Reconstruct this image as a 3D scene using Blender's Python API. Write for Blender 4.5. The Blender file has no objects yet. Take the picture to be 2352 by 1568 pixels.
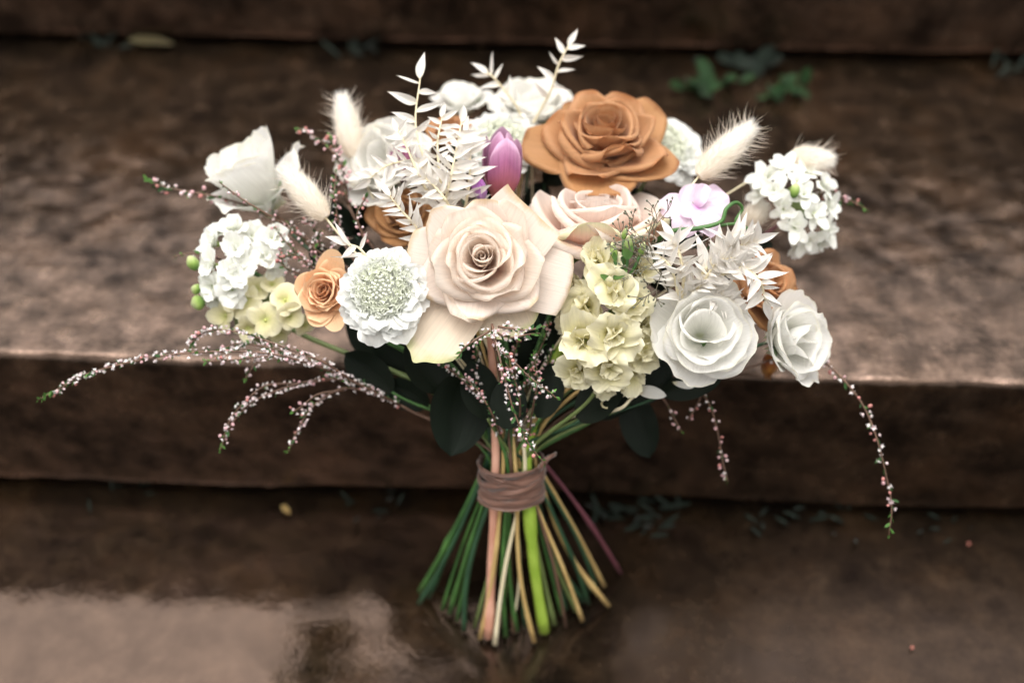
import bpy, math, random
import numpy as np
from mathutils import Vector, Matrix, noise as mnoise

# ---------------------------------------------------------------- camera, sky, sun, exposure
SC = bpy.context.scene
COL = SC.collection
CAM = np.array([0.0, -0.72, 0.75])
PITCH = math.radians(45.0)
RT = np.array([1.0, 0.0, 0.0])
UP = np.array([0.0, math.sin(PITCH), math.cos(PITCH)])
FW = np.array([0.0, math.cos(PITCH), -math.sin(PITCH)])
FPX = 2352 * 50.0 / 36.0
LOWER = -0.157

cd = bpy.data.cameras.new('camera')
cam = bpy.data.objects.new('camera', cd)
COL.objects.link(cam)
cam.location = CAM
cam.rotation_euler = (math.pi / 2 - PITCH, 0, 0)
cd.lens = 50.0
cd.sensor_width = 36.0
cd.clip_start = 0.05
cd.clip_end = 200.0
cd.dof.use_dof = True
cd.dof.focus_distance = 0.905
cd.dof.aperture_fstop = 2.4
SC.camera = cam

w = bpy.data.worlds.new('World')
SC.world = w
w.use_nodes = True
nt = w.node_tree
nt.nodes.clear()
sky = nt.nodes.new('ShaderNodeTexSky')
sky.sky_type = 'NISHITA'
sky.sun_disc = False
SUN_EL, SUN_AZ = math.radians(84), math.radians(310)
sky.sun_elevation = SUN_EL
sky.sun_rotation = SUN_AZ
sky.dust_density = 6.0
sky.air_density = 1.6
sky.ozone_density = 1.0
hs = nt.nodes.new('ShaderNodeHueSaturation')
hs.inputs['Saturation'].default_value = 0.0
bg = nt.nodes.new('ShaderNodeBackground')
bg.inputs['Strength'].default_value = 0.14
wo = nt.nodes.new('ShaderNodeOutputWorld')
nt.links.new(sky.outputs[0], hs.inputs['Color'])
wt = nt.nodes.new('ShaderNodeMix')
wt.data_type = 'RGBA'
wt.blend_type = 'MULTIPLY'
wt.inputs[0].default_value = 1.0
wt.inputs[7].default_value = (1.0, 0.975, 0.94, 1.0)
nt.links.new(hs.outputs[0], wt.inputs[6])
nt.links.new(wt.outputs[2], bg.inputs['Color'])
nt.links.new(bg.outputs[0], wo.inputs['Surface'])

sd = bpy.data.lights.new('sun', 'SUN')
sd.energy = 1.2
sd.angle = math.radians(80)
sd.color = (1.0, 0.95, 0.885)
sun = bpy.data.objects.new('sun', sd)
COL.objects.link(sun)
_e, _a = SUN_EL, SUN_AZ
sdir = Vector((math.sin(_a) * math.cos(_e), math.cos(_a) * math.cos(_e), math.sin(_e)))
sun.rotation_euler = sdir.to_track_quat('Z', 'Y').to_euler()
sun.location = (-0.3, 0.3, 3.2)

vs = SC.view_settings
vs.view_transform = 'Standard'
vs.look = 'None'
vs.gamma = 1.0
vs.use_curve_mapping = False
vs.exposure = 0.88
SC.render.engine = 'CYCLES'
SC.cycles.use_denoising = True
SC.cycles.max_bounces = 8
SC.cycles.diffuse_bounces = 5
SC.cycles.glossy_bounces = 2
SC.cycles.transmission_bounces = 5
SC.cycles.adaptive_threshold = 0.04

RNG = np.random.default_rng(7)

# ---------------------------------------------------------------- helpers
def P(px, py, d):
    """A point of the place: seen at (px, py) in a 2352 x 1568 view, d metres along the view axis."""
    return CAM + FW * d + RT * ((px - 1176) * d / FPX) + UP * ((784 - py) * d / FPX)

def CV(v):
    x, y, z = v
    a = RT * x + UP * y - FW * z
    return a / np.linalg.norm(a)

def px2m(px, d):
    return px * d / FPX

def on_plane(px, py, z):
    r = FW + RT * ((px - 1176) / FPX) + UP * ((784 - py) / FPX)
    return CAM + r * ((z - CAM[2]) / r[2])

def lin(c):
    out = []
    for v in c:
        v /= 255.0
        out.append(v / 12.92 if v <= 0.04045 else ((v + 0.055) / 1.055) ** 2.4)
    return (out[0], out[1], out[2], 1.0)

def nrm(v):
    v = np.asarray(v, float)
    return v / (np.linalg.norm(v) + 1e-12)

def frame(facing, spin=0.0, up=None):
    z = nrm(facing)
    u = UP if up is None else nrm(up)
    if abs(np.dot(u, z)) > 0.98:
        u = -FW if abs(np.dot(-FW, z)) < 0.98 else RT
    y = nrm(u - np.dot(u, z) * z)
    x = np.cross(y, z)
    c, s = math.cos(spin), math.sin(spin)
    return np.stack([x * c + y * s, -x * s + y * c, z], axis=1)

def mat4(pos, R, s=1.0):
    m = np.eye(4)
    m[:3, :3] = R * s
    m[:3, 3] = pos
    return Matrix(m.tolist())

def tag(o, label=None, cat=None, group=None, kind=None):
    if label: o['label'] = label
    if cat: o['category'] = cat
    if group: o['group'] = group
    if kind: o['kind'] = kind
    return o

def thing(name, label, cat, pos, R=None, group=None):
    o = bpy.data.objects.new(name, None)
    o.empty_display_size = 0.01
    COL.objects.link(o)
    o.matrix_world = mat4(pos, np.eye(3) if R is None else R)
    return tag(o, label, cat, group)

def add(name, me, parent=None, M=None):
    o = bpy.data.objects.new(name, me)
    COL.objects.link(o)
    if parent is not None:
        o.parent = parent
    if M is not None:
        o.matrix_local = M
    return o

def mesh(name, V, F, mat=None, uv=None, col=None, smooth=True):
    me = bpy.data.meshes.new(name)
    me.from_pydata(np.asarray(V, float).tolist(), [], F if isinstance(F, list) else np.asarray(F).tolist())
    if uv is not None:
        l = me.uv_layers.new(name='UVMap')
        idx = np.empty(len(me.loops), dtype=np.int32)
        me.loops.foreach_get('vertex_index', idx)
        l.data.foreach_set('uv', np.asarray(uv, np.float32)[idx].ravel())
    if col is not None:
        a = me.color_attributes.new('Col', 'FLOAT_COLOR', 'POINT')
        c = np.asarray(col, np.float32)
        if c.shape[1] == 3:
            c = np.concatenate([c, np.ones((len(c), 1), np.float32)], 1)
        a.data.foreach_set('color', c.ravel())
    if smooth:
        me.polygons.foreach_set('use_smooth', np.ones(len(me.polygons), dtype=bool))
    if mat is not None:
        me.materials.append(mat)
    me.update()
    return me

def grid_faces(nv, nu, wrap=False):
    F = []
    for j in range(nv - 1):
        for i in range(nu - (0 if wrap else 1)):
            i2 = (i + 1) % nu
            F.append((j * nu + i, j * nu + i2, (j + 1) * nu + i2, (j + 1) * nu + i))
    return F

def smooth1(x, rng, freq):
    y = np.zeros_like(x)
    for k in range(3):
        f = freq * (0.6 + 0.55 * k + 0.3 * rng.random())
        y += np.sin(x * f + rng.random() * 6.28) / (1 + 0.6 * k)
    return y / 1.8

def catmull(pts, n):
    pts = np.asarray(pts, float)
    if len(pts) == 2:
        t = np.linspace(0, 1, n)[:, None]
        return pts[0] * (1 - t) + pts[1] * t
    p = np.vstack([2 * pts[0] - pts[1], pts, 2 * pts[-1] - pts[-2]])
    seg = len(pts) - 1
    out = []
    for t in np.linspace(0, seg - 1e-9, n):
        i = int(t); f = t - i
        a, b, c, d = p[i], p[i + 1], p[i + 2], p[i + 3]
        out.append(0.5 * (2 * b + (c - a) * f + (2 * a - 5 * b + 4 * c - d) * f * f + (3 * b - a - 3 * c + d) * f ** 3))
    return np.array(out)

def tube(path, rad, n=7, cap=True):
    path = np.asarray(path, float)
    m = len(path)
    rad = np.broadcast_to(np.asarray(rad, float), (m,))
    T = np.gradient(path, axis=0)
    T /= np.linalg.norm(T, axis=1)[:, None] + 1e-12
    ref = np.array([0.3, 0.2, 0.9]) if abs(T[0][2]) < 0.8 else np.array([1.0, 0.1, 0.0])
    V = []
    a = nrm(ref - np.dot(ref, T[0]) * T[0])
    ang = np.linspace(0, 2 * math.pi, n, endpoint=False)
    for i in range(m):
        a = nrm(a - np.dot(a, T[i]) * T[i])
        b = np.cross(T[i], a)
        V.append(path[i] + rad[i] * (np.cos(ang)[:, None] * a + np.sin(ang)[:, None] * b))
    V = np.concatenate(V)
    F = grid_faces(m, n, True)
    if cap:
        F.append(tuple(range(n - 1, -1, -1)))
        F.append(tuple((m - 1) * n + i for i in range(n)))
    return V, F

class Soup:
    """Collects many small pieces into one mesh with a colour attribute."""
    def __init__(s):
        s.V, s.F, s.C, s.n = [], [], [], 0
    def put(s, V, F, c):
        V = np.asarray(V, float)
        s.V.append(V)
        s.F.extend([tuple(i + s.n for i in f) for f in F])
        c = np.asarray(c, float)
        s.C.append(np.tile(c[:3], (len(V), 1)) if c.ndim == 1 else c[:, :3])
        s.n += len(V)
    def mesh(s, name, mat, inv=None, smooth=True):
        V = np.concatenate(s.V)
        if inv is not None:
            V = V @ inv[:3, :3].T + inv[:3, 3]
        return mesh(name, V, s.F, mat, col=np.concatenate(s.C), smooth=smooth)

def inv_of(o):
    return np.array(o.matrix_world.inverted() if o.parent is None else o.matrix_world.inverted())

def to_local(M, V):
    return np.asarray(V) @ M[:3, :3].T + M[:3, 3]

# ---------------------------------------------------------------- materials
def new_mat(name):
    m = bpy.data.materials.new(name)
    m.use_nodes = True
    n = m.node_tree
    n.nodes.clear()
    out = n.nodes.new('ShaderNodeOutputMaterial')
    return m, n, out

def N(n, t, **kw):
    x = n.nodes.new(t)
    for k, v in kw.items():
        if k in x.inputs:
            x.inputs[k].default_value = v
        else:
            setattr(x, k, v)
    return x

def ramp(n, stops):
    r = n.nodes.new('ShaderNodeValToRGB')
    e = r.color_ramp.elements
    while len(e) < len(stops):
        e.new(0.5)
    for x, (p, c) in zip(e, stops):
        x.position = p
        x.color = c
    return r

def petal_mat(name, stops, transl=0.28, rough=0.55, vein=0.5, mottle=0.10, spec=0.3, streak=40.0, edge=None, sheen=0.15):
    """stops: colour from the petal's base (0) to its rim (1); edge: colour of the bruised margin."""
    m, n, out = new_mat(name)
    uv = N(n, 'ShaderNodeUVMap')
    sep = N(n, 'ShaderNodeSeparateXYZ')
    n.links.new(uv.outputs[0], sep.inputs[0])
    nz = N(n, 'ShaderNodeTexNoise', Scale=5.0, Detail=3.0)
    mp = N(n, 'ShaderNodeMapping')
    mp.inputs['Scale'].default_value = (streak, 2.2, 1.0)
    n.links.new(uv.outputs[0], mp.inputs[0])
    st = N(n, 'ShaderNodeTexNoise', Scale=1.0, Detail=4.0, Roughness=0.6)
    n.links.new(mp.outputs[0], st.inputs['Vector'])
    tc = N(n, 'ShaderNodeTexCoord')
    nz.inputs['Scale'].default_value = 90.0
    n.links.new(tc.outputs['Object'], nz.inputs['Vector'])
    ad = N(n, 'ShaderNodeMath', operation='MULTIPLY_ADD')
    n.links.new(nz.outputs[0], ad.inputs[0])
    ad.inputs[1].default_value = 0.22
    n.links.new(sep.outputs[1], ad.inputs[2])
    sb = N(n, 'ShaderNodeMath', operation='SUBTRACT')
    n.links.new(ad.outputs[0], sb.inputs[0]); sb.inputs[1].default_value = 0.11
    rp = ramp(n, [(p, lin(c)) for p, c in stops])
    n.links.new(sb.outputs[0], rp.inputs[0])
    colr = rp.outputs[0]
    if edge is not None:
        er = ramp(n, [(0.93, (0, 0, 0, 1)), (1.0, (1, 1, 1, 1))])
        n.links.new(sb.outputs[0], er.inputs[0])
        mx = N(n, 'ShaderNodeMix', data_type='RGBA')
        n.links.new(er.outputs[0], mx.inputs[0])
        n.links.new(colr, mx.inputs[6])
        mx.inputs[7].default_value = lin(edge)
        colr = mx.outputs[2]
    oi = N(n, 'ShaderNodeObjectInfo')
    hv = N(n, 'ShaderNodeHueSaturation')
    # per petal variation and fine streaks along the petal
    mr = N(n, 'ShaderNodeMapRange')
    n.links.new(oi.outputs['Random'], mr.inputs[0])
    mr.inputs[3].default_value = 0.93; mr.inputs[4].default_value = 1.03
    ms = N(n, 'ShaderNodeMapRange')
    n.links.new(st.outputs[0], ms.inputs[0])
    ms.inputs[1].default_value = 0.3; ms.inputs[2].default_value = 0.7
    ms.inputs[3].default_value = 1.0 - mottle; ms.inputs[4].default_value = 1.0 + mottle * 0.5
    mu = N(n, 'ShaderNodeMath', operation='MULTIPLY')
    n.links.new(mr.outputs[0], mu.inputs[0]); n.links.new(ms.outputs[0], mu.inputs[1])
    n.links.new(mu.outputs[0], hv.inputs['Value'])
    n.links.new(colr, hv.inputs['Color'])
    bp = N(n, 'ShaderNodeBump', Strength=vein, Distance=0.0006)
    n.links.new(st.outputs[0], bp.inputs['Height'])
    pr = N(n, 'ShaderNodeBsdfPrincipled', Roughness=rough)
    pr.inputs['Specular IOR Level'].default_value = spec
    pr.inputs['Sheen Weight'].default_value = sheen
    n.links.new(hv.outputs[0], pr.inputs['Base Color'])
    n.links.new(bp.outputs[0], pr.inputs['Normal'])
    tr = N(n, 'ShaderNodeBsdfTranslucent')
    n.links.new(hv.outputs[0], tr.inputs[0])
    n.links.new(bp.outputs[0], tr.inputs['Normal'])
    mxs = N(n, 'ShaderNodeMixShader'); mxs.inputs[0].default_value = transl
    n.links.new(pr.outputs[0], mxs.inputs[1]); n.links.new(tr.outputs[0], mxs.inputs[2])
    n.links.new(mxs.outputs[0], out.inputs[0])
    return m

def tint_mat(name, transl=0.2, rough=0.6, spec=0.3):
    """colour straight from the pieces' own colour attribute"""
    m, n, out = new_mat(name)
    at = N(n, 'ShaderNodeAttribute', attribute_name='Col')
    pr = N(n, 'ShaderNodeBsdfPrincipled', Roughness=rough)
    pr.inputs['Specular IOR Level'].default_value = spec
    n.links.new(at.outputs['Color'], pr.inputs['Base Color'])
    tr = N(n, 'ShaderNodeBsdfTranslucent')
    n.links.new(at.outputs['Color'], tr.inputs[0])
    mx = N(n, 'ShaderNodeMixShader'); mx.inputs[0].default_value = transl
    n.links.new(pr.outputs[0], mx.inputs[1]); n.links.new(tr.outputs[0], mx.inputs[2])
    n.links.new(mx.outputs[0], out.inputs[0])
    return m

def stem_mat(name, c1, c2, rough=0.5):
    m, n, out = new_mat(name)
    tc = N(n, 'ShaderNodeTexCoord')
    nz = N(n, 'ShaderNodeTexNoise', Scale=60.0, Detail=5.0)
    n.links.new(tc.outputs['Object'], nz.inputs['Vector'])
    rp = ramp(n, [(0.3, lin(c1)), (0.7, lin(c2))])
    n.links.new(nz.outputs[0], rp.inputs[0])
    pr = N(n, 'ShaderNodeBsdfPrincipled', Roughness=rough)
    n.links.new(rp.outputs[0], pr.inputs['Base Color'])
    bp = N(n, 'ShaderNodeBump', Strength=0.3, Distance=0.001)
    n.links.new(nz.outputs[0], bp.inputs['Height'])
    n.links.new(bp.outputs[0], pr.inputs['Normal'])
    n.links.new(pr.outputs[0], out.inputs[0])
    return m

def stone_mat(name, wet):
    m, n, out = new_mat(name)
    tc = N(n, 'ShaderNodeTexCoord')
    big = N(n, 'ShaderNodeTexNoise', Scale=13.0, Detail=4.0, Roughness=0.62)
    med = N(n, 'ShaderNodeTexNoise', Scale=44.0, Detail=7.0, Roughness=0.66)
    fin = N(n, 'ShaderNodeTexNoise', Scale=240.0, Detail=2.0, Roughness=0.65)
    spk = N(n, 'ShaderNodeTexVoronoi', Scale=55.0)
    for x in (big, med, fin, spk):
        n.links.new(tc.outputs['Object'], x.inputs['Vector'])
    c1 = ramp(n, [(0.30, lin((40, 33, 28))), (0.45, lin((86, 67, 46))), (0.56, lin((126, 97, 62))), (0.70, lin((176, 138, 92)))])
    n.links.new(med.outputs[0], c1.inputs[0])
    c2 = ramp(n, [(0.34, lin((58, 50, 52))), (0.5, lin((108, 86, 64))), (0.64, lin((150, 104, 52)))])
    n.links.new(big.outputs[0], c2.inputs[0])
    mx = N(n, 'ShaderNodeMix', data_type='RGBA'); mx.inputs[0].default_value = 0.5
    n.links.new(c1.outputs[0], mx.inputs[6]); n.links.new(c2.outputs[0], mx.inputs[7])
    # dark pores
    po = ramp(n, [(0.05, (0.35, 0.35, 0.35, 1)), (0.13, (1, 1, 1, 1))])
    n.links.new(spk.outputs['Distance'], po.inputs[0])
    mm = N(n, 'ShaderNodeMix', data_type='RGBA', blend_type='MULTIPLY'); mm.inputs[0].default_value = 0.7
    n.links.new(mx.outputs[2], mm.inputs[6]); n.links.new(po.outputs[0], mm.inputs[7])
    hv = N(n, 'ShaderNodeHueSaturation'); hv.inputs['Value'].default_value = wet[5]; hv.inputs['Saturation'].default_value = 0.84
    gr = ramp(n, [(0.3, (0.55, 0.55, 0.55, 1)), (0.7, (1.25, 1.22, 1.18, 1))])
    n.links.new(fin.outputs[0], gr.inputs[0])
    mg = N(n, 'ShaderNodeMix', data_type='RGBA', blend_type='MULTIPLY'); mg.inputs[0].default_value = 0.9
    n.links.new(mm.outputs[2], mg.inputs[6]); n.links.new(gr.outputs[0], mg.inputs[7])
    n.links.new(mg.outputs[2], hv.inputs['Color'])
    pr = N(n, 'ShaderNodeBsdfPrincipled')
    n.links.new(hv.outputs[0], pr.inputs['Base Color'])
    # soaked with rain: a thin film of brownish water, rougher where the stone drinks it
    pr.inputs['IOR'].default_value = wet[4]
    pr.inputs['Specular Tint'].default_value = (1.0, 0.70, 0.56, 1.0)
    rr = N(n, 'ShaderNodeMapRange')
    n.links.new(med.outputs[0], rr.inputs[0])
    rr.inputs[1].default_value = 0.35; rr.inputs[2].default_value = 0.65
    rr.inputs[3].default_value = wet[0]; rr.inputs[4].default_value = wet[1]
    sl = N(n, 'ShaderNodeMapRange')
    mb = N(n, 'ShaderNodeMix', data_type='FLOAT'); mb.inputs[0].default_value = 0.5
    n.links.new(med.outputs[0], mb.inputs[2]); n.links.new(big.outputs[0], mb.inputs[3])
    n.links.new(mb.outputs[0], sl.inputs[0])
    sl.inputs[1].default_value = 0.40; sl.inputs[2].default_value = 0.60
    sl.inputs[3].default_value = 0.5 - wet[7]; sl.inputs[4].default_value = 0.5 + wet[7] * 0.6
    sx = N(n, 'ShaderNodeSeparateXYZ')
    n.links.new(tc.outputs['Object'], sx.inputs[0])
    # drier, rougher stone towards the right; water stands at the left
    wx = N(n, 'ShaderNodeMath', operation='MULTIPLY_ADD')
    n.links.new(big.outputs[0], wx.inputs[0]); wx.inputs[1].default_value = 0.35
    n.links.new(sx.outputs[0], wx.inputs[2])
    wr = N(n, 'ShaderNodeMapRange', interpolation_type='SMOOTHSTEP')
    n.links.new(wx.outputs[0], wr.inputs[0])
    wr.inputs[1].default_value = 0.12; wr.inputs[2].default_value = 0.42
    wr.inputs[3].default_value = 0.0; wr.inputs[4].default_value = 0.24 * wet[6]
    wd = N(n, 'ShaderNodeMapRange', interpolation_type='SMOOTHSTEP')
    n.links.new(wx.outputs[0], wd.inputs[0])
    wd.inputs[1].default_value = 0.05; wd.inputs[2].default_value = 0.40
    wd.inputs[3].default_value = 1.0; wd.inputs[4].default_value = 1.0 - 0.6 * wet[6]
    wm = N(n, 'ShaderNodeMath', operation='MULTIPLY')
    n.links.new(sl.outputs[0], wm.inputs[0]); n.links.new(wd.outputs[0], wm.inputs[1])
    n.links.new(wm.outputs[0], pr.inputs['Specular IOR Level'])
    wa = N(n, 'ShaderNodeMath', operation='ADD')
    n.links.new(rr.outputs[0], wa.inputs[0]); n.links.new(wr.outputs[0], wa.inputs[1])
    n.links.new(wa.outputs[0], pr.inputs['Roughness'])
    b3 = N(n, 'ShaderNodeBump', Strength=wet[2], Distance=0.004)
    n.links.new(med.outputs[0], b3.inputs['Height'])
    b4 = N(n, 'ShaderNodeBump', Strength=wet[3], Distance=0.001)
    n.links.new(fin.outputs[0], b4.inputs['Height'])
    n.links.new(b3.outputs[0], b4.inputs['Normal'])
    n.links.new(b4.outputs[0], pr.inputs['Normal'])
    n.links.new(pr.outputs[0], out.inputs[0])
    return m

M_CREAM = petal_mat('cream_rose_petal', [(0.0, (252, 194, 166)), (0.25, (250, 216, 198)), (0.55, (250, 237, 226)), (1.0, (249, 240, 231))], 0.62, edge=(246, 232, 218))
M_CREAMG = petal_mat('cream_rose_guard_petal', [(0.0, (232, 206, 170)), (0.4, (228, 212, 200)), (1.0, (230, 217, 207))], 0.3, edge=(214, 190, 158))
M_CREAMT = petal_mat('cream_rose_green_tipped_petal', [(0.0, (222, 200, 150)), (0.4, (226, 206, 188)), (0.88, (224, 208, 186)), (1.0, (196, 196, 146))], 0.22)
M_TOFFEE = petal_mat('toffee_rose_petal', [(0.0, (186, 116, 74)), (0.45, (196, 142, 100)), (0.85, (193, 144, 102)), (1.0, (192, 146, 106))], 0.34, edge=(176, 118, 74))
M_TOFFEEG = petal_mat('toffee_rose_guard_petal', [(0.0, (160, 114, 70)), (0.6, (176, 128, 84)), (1.0, (170, 124, 80))], 0.22, edge=(140, 92, 52))
M_BLUSH = petal_mat('blush_rose_petal', [(0.0, (238, 170, 144)), (0.3, (243, 202, 186)), (0.65, (243, 224, 213)), (1.0, (243, 232, 224))], 0.5)
M_BLUSHG = petal_mat('blush_rose_guard_petal', [(0.0, (226, 168, 120)), (0.4, (238, 180, 158)), (0.75, (242, 212, 194)), (1.0, (232, 228, 190))], 0.22)
M_PEACH = petal_mat('peach_rose_petal', [(0.0, (238, 164, 112)), (0.5, (238, 186, 142)), (1.0, (241, 204, 164))], 0.28)
M_WHITE = petal_mat('white_lisianthus_petal', [(0.0, (226, 230, 196)), (0.14, (246, 246, 238)), (1.0, (250, 249, 247))], 0.48, rough=0.5, streak=60, edge=(247, 244, 232))
M_TULIP = petal_mat('purple_tulip_petal', [(0.0, (214, 140, 116)), (0.3, (186, 104, 116)), (0.65, (164, 98, 138)), (0.88, (186, 132, 168)), (1.0, (226, 186, 216))], 0.25, rough=0.4, mottle=0.25, streak=26)
M_WINE = petal_mat('wine_tulip_petal', [(0.0, (120, 50, 60)), (0.6, (132, 58, 74)), (1.0, (176, 112, 150))], 0.25, rough=0.4, mottle=0.2)
M_STOCK = petal_mat('stock_petal', [(0.0, (190, 196, 96)), (0.25, (216, 210, 142)), (0.7, (231, 225, 188)), (1.0, (236, 231, 204))], 0.32, vein=0.4, streak=24)
M_STOCKW = petal_mat('white_stock_petal', [(0.0, (206, 214, 150)), (0.25, (243, 245, 234)), (1.0, (249, 250, 246))], 0.34, vein=0.4, streak=24)
M_HYDR = petal_mat('hydrangea_petal', [(0.0, (196, 200, 120)), (0.4, (224, 218, 168)), (1.0, (236, 230, 200))], 0.28, streak=18)
M_SCAB = petal_mat('scabiosa_petal', [(0.0, (230, 236, 214)), (0.3, (236, 238, 232)), (1.0, (240, 241, 239))], 0.34, streak=22)
M_RUSC = petal_mat('bleached_leaf', [(0.0, (238, 230, 214)), (0.3, (234, 230, 224)), (0.95, (236, 232, 227)), (1.0, (232, 210, 196))], 0.3, rough=0.42, streak=14, spec=0.45)
M_PEA = petal_mat('sweet_pea_petal', [(0.0, (190, 120, 186)), (0.12, (220, 184, 218)), (0.4, (237, 220, 235)), (1.0, (233, 212, 231))], 0.35, streak=16)
M_LILAC = petal_mat('lilac_bud_petal', [(0.0, (196, 160, 210)), (0.6, (196, 142, 204)), (1.0, (166, 92, 176))], 0.3, streak=14)
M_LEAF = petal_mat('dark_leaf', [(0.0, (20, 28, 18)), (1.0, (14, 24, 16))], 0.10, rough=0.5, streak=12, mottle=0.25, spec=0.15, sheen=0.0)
M_SEPAL = petal_mat('green_sepal', [(0.0, (84, 122, 62)), (1.0, (104, 142, 74))], 0.2, rough=0.45, streak=14, mottle=0.2)
M_BUD = petal_mat('green_white_bud', [(0.0, (92, 132, 56)), (0.45, (150, 178, 92)), (1.0, (214, 220, 168))], 0.3, streak=14)
M_SPATHE = petal_mat('white_spathe', [(0.0, (208, 200, 150)), (0.3, (236, 234, 228)), (1.0, (240, 240, 236))], 0.25)
M_DRIED = petal_mat('amber_dried_petal', [(0.0, (170, 112, 48)), (0.6, (186, 128, 58)), (1.0, (140, 74, 52))], 0.2)
M_TINT = tint_mat('small_piece_tint')
M_FUZZ = tint_mat('seed_head_fuzz', transl=0.4, rough=0.8, spec=0.1)
ST = {
    'green': stem_mat('green_stem', (48, 86, 42), (74, 116, 56)),
    'dark': stem_mat('dark_green_stem', (34, 62, 44), (48, 84, 56)),
    'lime': stem_mat('lime_stem', (132, 164, 52), (160, 188, 76)),
    'tan': stem_mat('tan_stem', (176, 146, 92), (204, 176, 118)),
    'straw': stem_mat('straw_stem', (212, 200, 166), (230, 220, 190)),
    'pink': stem_mat('pink_stem', (196, 140, 118), (222, 172, 150)),
    'purple': stem_mat('purple_stem', (92, 50, 62), (120, 70, 80)),
    'twig': stem_mat('twig_bark', (84, 62, 50), (116, 88, 72)),
    'olive': stem_mat('olive_stem', (92, 108, 62), (116, 132, 78)),
}

# ---------------------------------------------------------------- the setting: wet stone steps
YAW = math.radians(-2.25)
def step(name, front, top, thick, depth, mat, seed, amp, edge_r=0.007, x0=-1.5, x1=1.5):
    xs = np.concatenate([np.linspace(x0, -0.62, 40, endpoint=False), np.linspace(-0.62, 0.62, 240), np.linspace(0.62, x1, 41)[1:]])
    prof = [(front + 0.05, top - thick - 0.0)]
    for a in np.linspace(0, 1, 5):
        t = a * math.pi / 2
        prof.append((front + 0.012 - 0.012 * math.sin(t), top - thick + 0.012 - 0.012 * math.cos(t)))
    for zz in np.linspace(top - thick + 0.016, top - edge_r - 0.002, 34):
        prof.append((front, zz))
    for a in np.linspace(0, 1, 9):
        t = a * math.pi / 2
        prof.append((front + edge_r * (1 - math.cos(t)), top - edge_r + edge_r * math.sin(t)))
    for yy in np.concatenate([np.linspace(front + edge_r + 0.004, front + 0.5, 110), [front + depth]]):
        prof.append((yy, top))
    prof.append((front + depth, top - thick))
    prof = np.array(prof)
    np_, nx = len(prof), len(xs)
    V = np.zeros((np_, nx, 3))
    cy, sy = math.cos(YAW), math.sin(YAW)
    for j, (y, z) in enumerate(prof):
        for i, x in enumerate(xs):
            yy, zz = y, z
            if j < np_ - 2:
                q = Vector((x * 1.0, y, z)) + Vector((seed, seed * 2, 0))
                n1 = mnoise.fractal(q * 9.0, 0.9, 2.1, 4)
                n2 = mnoise.noise(q * 60.0)
                n3 = mnoise.noise(Vector((x * 5.0 + seed, 0.3, seed)))
                n4 = mnoise.noise(Vector((x * 24.0 + seed, 1.3, seed)))
                # how near the upper arris
                e = math.exp(-((y - front) / 0.03) ** 2) * math.exp(-((z - top) / 0.03) ** 2)
                yy += 0.006 * n3 + e * 0.006 * max(0.0, n4)
                if z > top - 0.004 and y > front + edge_r * 0.5:
                    zz += amp * (0.5 * n1 + 0.35 * n2) - e * 0.006 * max(0.0, n4)
                else:
                    yy += 0.0022 * n1 + 0.0008 * n2
                    zz -= e * 0.004 * max(0.0, n4)
            V[j, i] = (x * cy - yy * sy, x * sy + yy * cy, zz)
    F = grid_faces(np_, nx)
    ends = [tuple(j * nx for j in range(np_)), tuple(j * nx + nx - 1 for j in range(np_ - 1, -1, -1))]
    o = add(name, mesh(name, V.reshape(-1, 3), [tuple(reversed(f)) for f in F] + ends, mat))
    o['kind'] = 'structure'
    return o

M_STONE_A = stone_mat('wet_bumpy_stone', (0.08, 0.28, 0.22, 0.4, 1.95, 0.098, 0.0, 0.36))
M_STONE_B = stone_mat('wet_smooth_stone', (0.04, 0.10, 0.03, 0.12, 1.72, 0.08, 1.0, 0.08))
step('lower_step', -0.55, LOWER, 0.157, 1.10, M_STONE_B, 3.1, 0.0005)
step('middle_step', 0.0, 0.0, 0.150, 1.0, M_STONE_A, 11.7, 0.0020)
step('upper_step', 0.408, 0.222, 0.215, 1.0, M_STONE_A, 23.9, 0.004)  # top is out of view, raised so its reflection darkens the tread

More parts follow.
